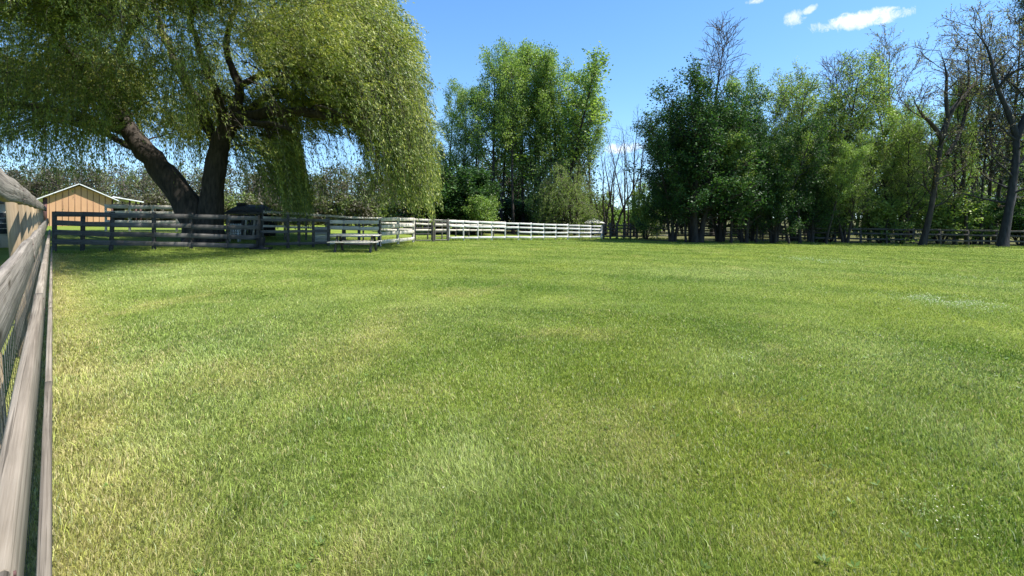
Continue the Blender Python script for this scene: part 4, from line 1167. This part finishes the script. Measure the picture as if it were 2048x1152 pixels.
    # the right wood
    Rt = [
        ('maple_tree', maple_a, 1345, 37.8, 262, .9, 'lower dark maple at the left edge of the right wood'),
        ('maple_tree', maple_b, 1392, 37.2, 180, 1.2, 'large dark green maple, tallest at the left of the right wood'),
        ('maple_tree', maple_a, 1440, 38.8, 212, .85, 'dark maple right of the tallest maple'),
        ('maple_tree', maple_b, 1490, 37.4, 250, .9, 'shaded maple below the thin-crowned tree'),
        ('slender_tree', alder[1], 1505, 40, 158, .95, 'thin-crowned green tree rising right of the dark maples'),
        ('bare_tree', bare[0], 1424, 52, 92, .95, 'tall leafless tree rising above the dark maples'),
        ('maple_tree', maple_a, 1548, 37.6, 265, .95, 'low shaded tree with leaning trunks at the fence'),
        ('airy_tree', light[0], 1590, 41, 182, 1.0, 'yellow green airy tree with a broad thin crown'),
        ('airy_tree', light[1], 1640, 42, 158, 1.0, 'tallest yellow green airy tree in the right wood'),
        ('maple_tree', maple_b, 1622, 38.0, 325, .95, 'low bushy tree under the airy trees'),
        ('bare_tree', bare[1], 1680, 47, 145, .95, 'leafless tree with a fan of fine twigs right of the airy trees'),
        ('airy_tree', light[0], 1690, 38.4, 285, 1.1, 'bushy light tree right of the airy trees with low lit leaves'),
        ('bare_tree', bare[0], 1738, 44, 165, .85, 'leafless tree leaning right of the fan of fine twigs'),
        ('slender_tree', alder[0], 1775, 40, 168, 1.15, 'leafy green tree leaning right beside the forked trunk'),
        ('airy_tree', light[1], 1800, 39, 262, 1.0, 'bright leafed tree low over the right fence'),
        ('budding_tree', bud, 1815, 50, 95, .9, 'budding tree with reddish twigs behind the forked trunk'),
        ('budding_tree', bud, 1912, 46, 85, .85, 'budding tree right of the forked trunk against the sky'),
        ('slender_tree', alder[2], 1948, 44, 175, .95, 'green tree between the forked trunk and the big grey trunk'),
        ('budding_tree', bud, 1975, 41, 120, .8, 'budding tree close left of the big grey trunk'),
        ('slender_tree', alder[1], 2050, 42, 150, .9, 'green tree behind the big grey trunk at the right edge'),
        ('slender_tree', alder[2], 1880, 41.5, 225, 1.1, 'green tree standing just right of the forked trunk'),
        ('budding_tree', bud, 1990, 44, 40, .8, 'tall budding tree rising behind the curving grey limb'),
        ('slender_tree', alder[0], 1908, 38.5, 190, .7, 'slim leafy tree between the forked trunk and the budding tree'),
        ('budding_tree', bud, 1932, 38.0, 150, .7, 'slim budding tree with thin stems before the big grey trunk'),
        ('bare_tree', bare[1], 1962, 39.0, 140, .7, 'slim leafless tree near the big grey trunk'),
        ('slender_tree', alder[1], 1822, 41.0, 215, .8, 'slim green tree just left of the forked trunk'),
        ('fir_tree', fir, 2085, 39, -40, 1.0, 'dark fir with drooping branches at the right edge'),
    ]
    for nm, pr, px, Y, top, w, lab in Rt: plant(nm, pr, px, Y, top, w, lab)
    for px, Y, top, b, w, lab in [
        (1660, 40, 395, 2, 1.1, 'low light bush behind the fence below the airy trees'),
        (1760, 39.5, 385, 2, 1.2, 'lit green bush behind the right fence left of the forked trunk'),
        (1880, 39.5, 390, 2, 1.3, 'lit yellow green bush behind the fence right of the forked trunk'),
        (1945, 40, 400, 1, 1.2, 'green bush behind the fence left of the big grey trunk'),
        (2040, 39, 400, 0, 1.2, 'dark bush at the far right behind the fence'),
        (1500, 47, 405, 2, 1.2, 'pale bush glimpsed between the maple trunks'),
    ]: plant('bush', bush[b], px, Y, top, w, lab, cat='bush')
    # extra leaning trunks at the fence: young maples with small crowns
    kk = 0
    for px, Y, top, ln, lab in [
        (1372, 37.2, 300, .12, 'thin leaning trunk left of the maple stems'), (1462, 37.0, 280, .10, 'thin trunk leaning right under the dark maple'),
        (1512, 37.2, 300, .14, 'slim leaning trunk under the thin-crowned tree'), (1578, 36.8, 300, .2, 'dark slanting trunk under the low shaded tree'),
        (1652, 37.0, 300, .16, 'slanting trunk beside the low bushy tree'), (1600, 37.4, 260, .05, 'upright dark trunk under the airy trees')]:
        plant('slim_tree', alder[kk % 3], px, Y, top, 1.1, lab, 'slim trunks by the right fence', tilt=(0, ln)); kk += 1
    # heroes on the right
    stems_tree('forked_tree', 'dark forked tree with twisting budding limbs in front of the right fence', [
        pl((1842, 500, 36, .26), (1848, 480, 36, .20), (1862, 420, 36, .17), (1874, 340, 36, .155), (1880, 300, 36, .145), (1884, 275, 36, .13)),
        pl((1883, 278, 36, .17), (1868, 248, 35.8, .13), (1852, 240, 35.6, .11), (1838, 225, 35.4, .08), (1824, 190, 35, .05)),
        pl((1884, 276, 36, .19), (1894, 240, 36, .17), (1908, 212, 36.2, .15), (1930, 192, 36.4, .12), (1950, 165, 36.6, .09), (1975, 130, 36.8, .05)),
        pl((1896, 235, 36, .13), (1890, 190, 36, .11), (1896, 150, 36, .08), (1880, 100, 36, .05)),
        pl((1894, 310, 36.2, .14), (1920, 270, 36.6, .12), (1935, 210, 37, .1), (1938, 150, 37.3, .08), (1935, 80, 37.6, .05))],
        'bark', 'lf_bud', 'twig_dark', 61, 12, lambda t: 2.6 * (1.2 - .5 * t), 7, 1.1, 4, .5, 2, .11, twig_r=.014)
    stems_tree('grey_tree', 'big grey trunk with a curving limb at the right edge of the field', [
        pl((2003, 505, 35, .38), (2006, 485, 35, .29), (2018, 420, 35, .235), (2028, 350, 35, .215), (2034, 300, 35, .20), (2032, 268, 35, .19)),
        pl((2033, 272, 35, .22), (2018, 225, 35, .16), (1998, 185, 35, .135), (1985, 145, 35, .12), (1980, 105, 34.8, .10), (1972, 85, 34.7, .08), (1952, 68, 34.6, .09), (1938, 45, 34.5, .06)),
        pl((2034, 275, 35, .22), (2055, 225, 34.8, .19), (2085, 160, 34.5, .15), (2110, 60, 34.2, .1)),
        pl((1994, 180, 35, .10), (2010, 150, 34.4, .09), (2040, 130, 33.8, .07), (2075, 128, 33.2, .05))],
        'bark_blue', 'lf_bud', 'twig_dark', 62, 13, lambda t: 2.9 * (1.2 - .5 * t), 7, 1.1, 4, .55, 3, .11, twig_r=.014, t0=.3)
    willow(); young_willow()
    # masses
    spots = []
    for px in np.arange(-160, 905, 17):
        Y = rng.uniform(72, 92); top = 318 + 26 * fbm(np.array([px / 90.]), np.array([3.]), 8)[0] * 1.0 + rng.normal() * 7
        if 610 < px < 760: top += 14
        x = gx(px + rng.normal() * 8, Y); spots.append((x, Y, max(3., pz(top, Y) - float(g(x, Y)))))
    for px in np.arange(-170, 905, 11):
        Y = rng.uniform(60, 68); x = gx(px + rng.normal() * 5, Y); spots.append((x, Y, rng.uniform(2.6, 4.0)))
    wood_mass('woodland', 'grey brown budding woodland far behind the barn and willow', spots, 5, 'lf_dull', 'twig', 11, .52)
    spots = []
    for px in np.arange(1215, 2230, 22):
        Y = rng.uniform(56, 72); top = 330 - 90 * ss((px - 1300) / 250) + 50 * fbm(np.array([px / 80.]), np.array([5.]), 18)[0]
        if px < 1290: top = 412
        x = gx(px + rng.normal() * 8, Y); spots.append((x, Y, max(3., pz(top, Y) - float(g(x, Y)))))
    wood_mass('woodland', 'dim leafy woodland filling the gaps behind the right-hand trees', spots, 6, 'lf_alder', 'twig_dark', 12, .35)
    spots = []
    for px in np.arange(900, 1215, 20):
        Y = rng.uniform(66, 76); top = 300 + rng.normal() * 15
        if px > 1160: top = 405
        x = gx(px + rng.normal() * 8, Y); spots.append((x, Y, max(3., pz(top, Y) - float(g(x, Y)))))
    wood_mass('woodland', 'shadowy woodland deep behind the middle tree trunks', spots, 7, 'lf_maple', 'twig_dark', 14, .5)

# ------------------------------------------------------------------ sky, sun, camera
SUN_AZ, SUN_EL = math.radians(99), math.radians(63)      # azimuth from +Y towards +X

def world():
    w = bpy.data.worlds.new('World'); scene.world = w; w.use_nodes = True
    nt = w.node_tree
    for n in list(nt.nodes): nt.nodes.remove(n)
    L = nt.links.new
    out = N(nt, 'ShaderNodeOutputWorld')
    sky = N(nt, 'ShaderNodeTexSky', sky_type='NISHITA'); sky.sun_disc = False
    sky.sun_elevation = SUN_EL; sky.sun_rotation = SUN_AZ
    sky.air_density = 1.0; sky.dust_density = .25; sky.ozone_density = 2.2; sky.altitude = 0
    hs = N(nt, 'ShaderNodeHueSaturation'); hs.inputs['Saturation'].default_value = 1.22
    tg = N(nt, 'ShaderNodeTexCoord'); mp = N(nt, 'ShaderNodeVectorMath', operation='MULTIPLY_ADD')
    mp.inputs[1].default_value = (1, 1, .9); mp.inputs[2].default_value = (0, 0, .06)      # clear dry air: no white band at the horizon
    nv = N(nt, 'ShaderNodeVectorMath', operation='NORMALIZE')
    L(tg.outputs['Generated'], mp.inputs[0]); L(mp.outputs[0], nv.inputs[0]); L(nv.outputs[0], sky.inputs['Vector'])
    L(sky.outputs[0], hs.inputs['Color'])
    bg = N(nt, 'ShaderNodeBackground'); bg.inputs[1].default_value = .10
    L(hs.outputs[0], bg.inputs[0])
    tc = N(nt, 'ShaderNodeTexCoord'); sp = N(nt, 'ShaderNodeSeparateXYZ'); L(tc.outputs['Generated'], sp.inputs[0])
    def mth(op, a, b=None, clamp=False):
        n = N(nt, 'ShaderNodeMath', operation=op); n.use_clamp = clamp
        for i, v in enumerate((a, b)):
            if v is None: continue
            if isinstance(v, (int, float)): n.inputs[i].default_value = v
            else: L(v, n.inputs[i])
        return n.outputs[0]
    yy = mth('MAXIMUM', sp.outputs[1], .05)
    u = mth('DIVIDE', sp.outputs[0], yy); v = mth('DIVIDE', sp.outputs[2], yy)
    cx = N(nt, 'ShaderNodeCombineXYZ'); L(u, cx.inputs[0]); L(v, cx.inputs[1])
    nz = N(nt, 'ShaderNodeTexNoise', i_Scale=34.0, i_Detail=8.0, i_Roughness=.72, i_Distortion=.6); L(cx.outputs[0], nz.inputs['Vector'])
    nb = mth('MULTIPLY', mth('SUBTRACT', nz.outputs[0], .53), 5.5)
    tot = None
    for (px, py, a, b, rot, dens) in [(1725, 38, 112, 19, 10, 1.0), (1760, 31, 60, 15, 3, 1.0), (1590, 38, 24, 20, 35, .62), (1618, 20, 18, 8, 30, .55), (1510, 2, 24, 8, 10, .7), (1240, 297, 34, 13, 0, .8), (1275, 294, 22, 10, 0, .5)]:
        cu, cv = (px - 1024) / FPX, (HY - py) / FPX; th = math.radians(rot)
        du = mth('SUBTRACT', u, cu); dv = mth('SUBTRACT', v, cv)
        p = mth('ADD', mth('MULTIPLY', du, math.cos(th) * FPX / a), mth('MULTIPLY', dv, math.sin(th) * FPX / a))
        q = mth('ADD', mth('MULTIPLY', du, -math.sin(th) * FPX / b), mth('MULTIPLY', dv, math.cos(th) * FPX / b))
        d = mth('ADD', mth('MULTIPLY', p, p), mth('MULTIPLY', q, q))
        e = mth('ADD', mth('MULTIPLY', mth('SUBTRACT', 1.0, d), 1.1), mth('MULTIPLY', nb, mth('SUBTRACT', 1.15, mth('MULTIPLY', dens, .5))))
        m = mth('MULTIPLY', mth('MULTIPLY', e, .9, True), dens)
        tot = m if tot is None else mth('MAXIMUM', tot, m)
    front = mth('GREATER_THAN', sp.outputs[1], .2)
    tot = mth('MULTIPLY', tot, front)
    b2 = N(nt, 'ShaderNodeBackground'); b2.inputs[0].default_value = (1, 1, 1.02, 1); b2.inputs[1].default_value = CLOUD
    mx = N(nt, 'ShaderNodeMixShader'); L(tot, mx.inputs[0]); L(bg.outputs[0], mx.inputs[1]); L(b2.outputs[0], mx.inputs[2])
    L(mx.outputs[0], out.inputs[0])
    l = bpy.data.lights.new('sun', 'SUN'); l.energy = 4.8; l.angle = math.radians(.53); l.color = (1, .955, .88)
    o = bpy.data.objects.new('sun', l); COL.objects.link(o)
    d = Vector((math.cos(SUN_EL) * math.sin(SUN_AZ), math.cos(SUN_EL) * math.cos(SUN_AZ), math.sin(SUN_EL)))
    o.rotation_euler = d.to_track_quat('Z', 'Y').to_euler(); o.location = (20, -10, 40)

CLOUD = .52
EXPOSURE = 1.38

def camera():
    c = bpy.data.cameras.new('camera'); o = bpy.data.objects.new('camera', c); COL.objects.link(o)
    c.sensor_width = 36; c.lens = FPX / 2048 * 36; c.shift_y = (HY - 576) / 2048
    c.clip_start = .05; c.clip_end = 4000
    o.location = (0, 0, CZ); o.rotation_euler = (math.pi / 2, 0, 0)
    scene.camera = o
    vs = scene.view_settings
    vs.view_transform = 'Standard'; vs.look = 'None'; vs.exposure = EXPOSURE; vs.gamma = 1; vs.use_curve_mapping = False
    scene.cycles.max_bounces = 6; scene.cycles.transparent_max_bounces = 4
    scene.cycles.diffuse_bounces = 3; scene.cycles.glossy_bounces = 2; scene.cycles.transmission_bounces = 3
    scene.cycles.use_denoising = True
    scene.cycles.denoiser = 'OPENIMAGEDENOISE'; scene.cycles.denoising_prefilter = 'ACCURATE'; scene.cycles.denoising_input_passes = 'RGB_ALBEDO_NORMAL'

world(); camera()
build_ground(); build_grass()
near_fence(); fences(); barn(); tan_shed(); hut(); table_set(); gazebo()
trees()
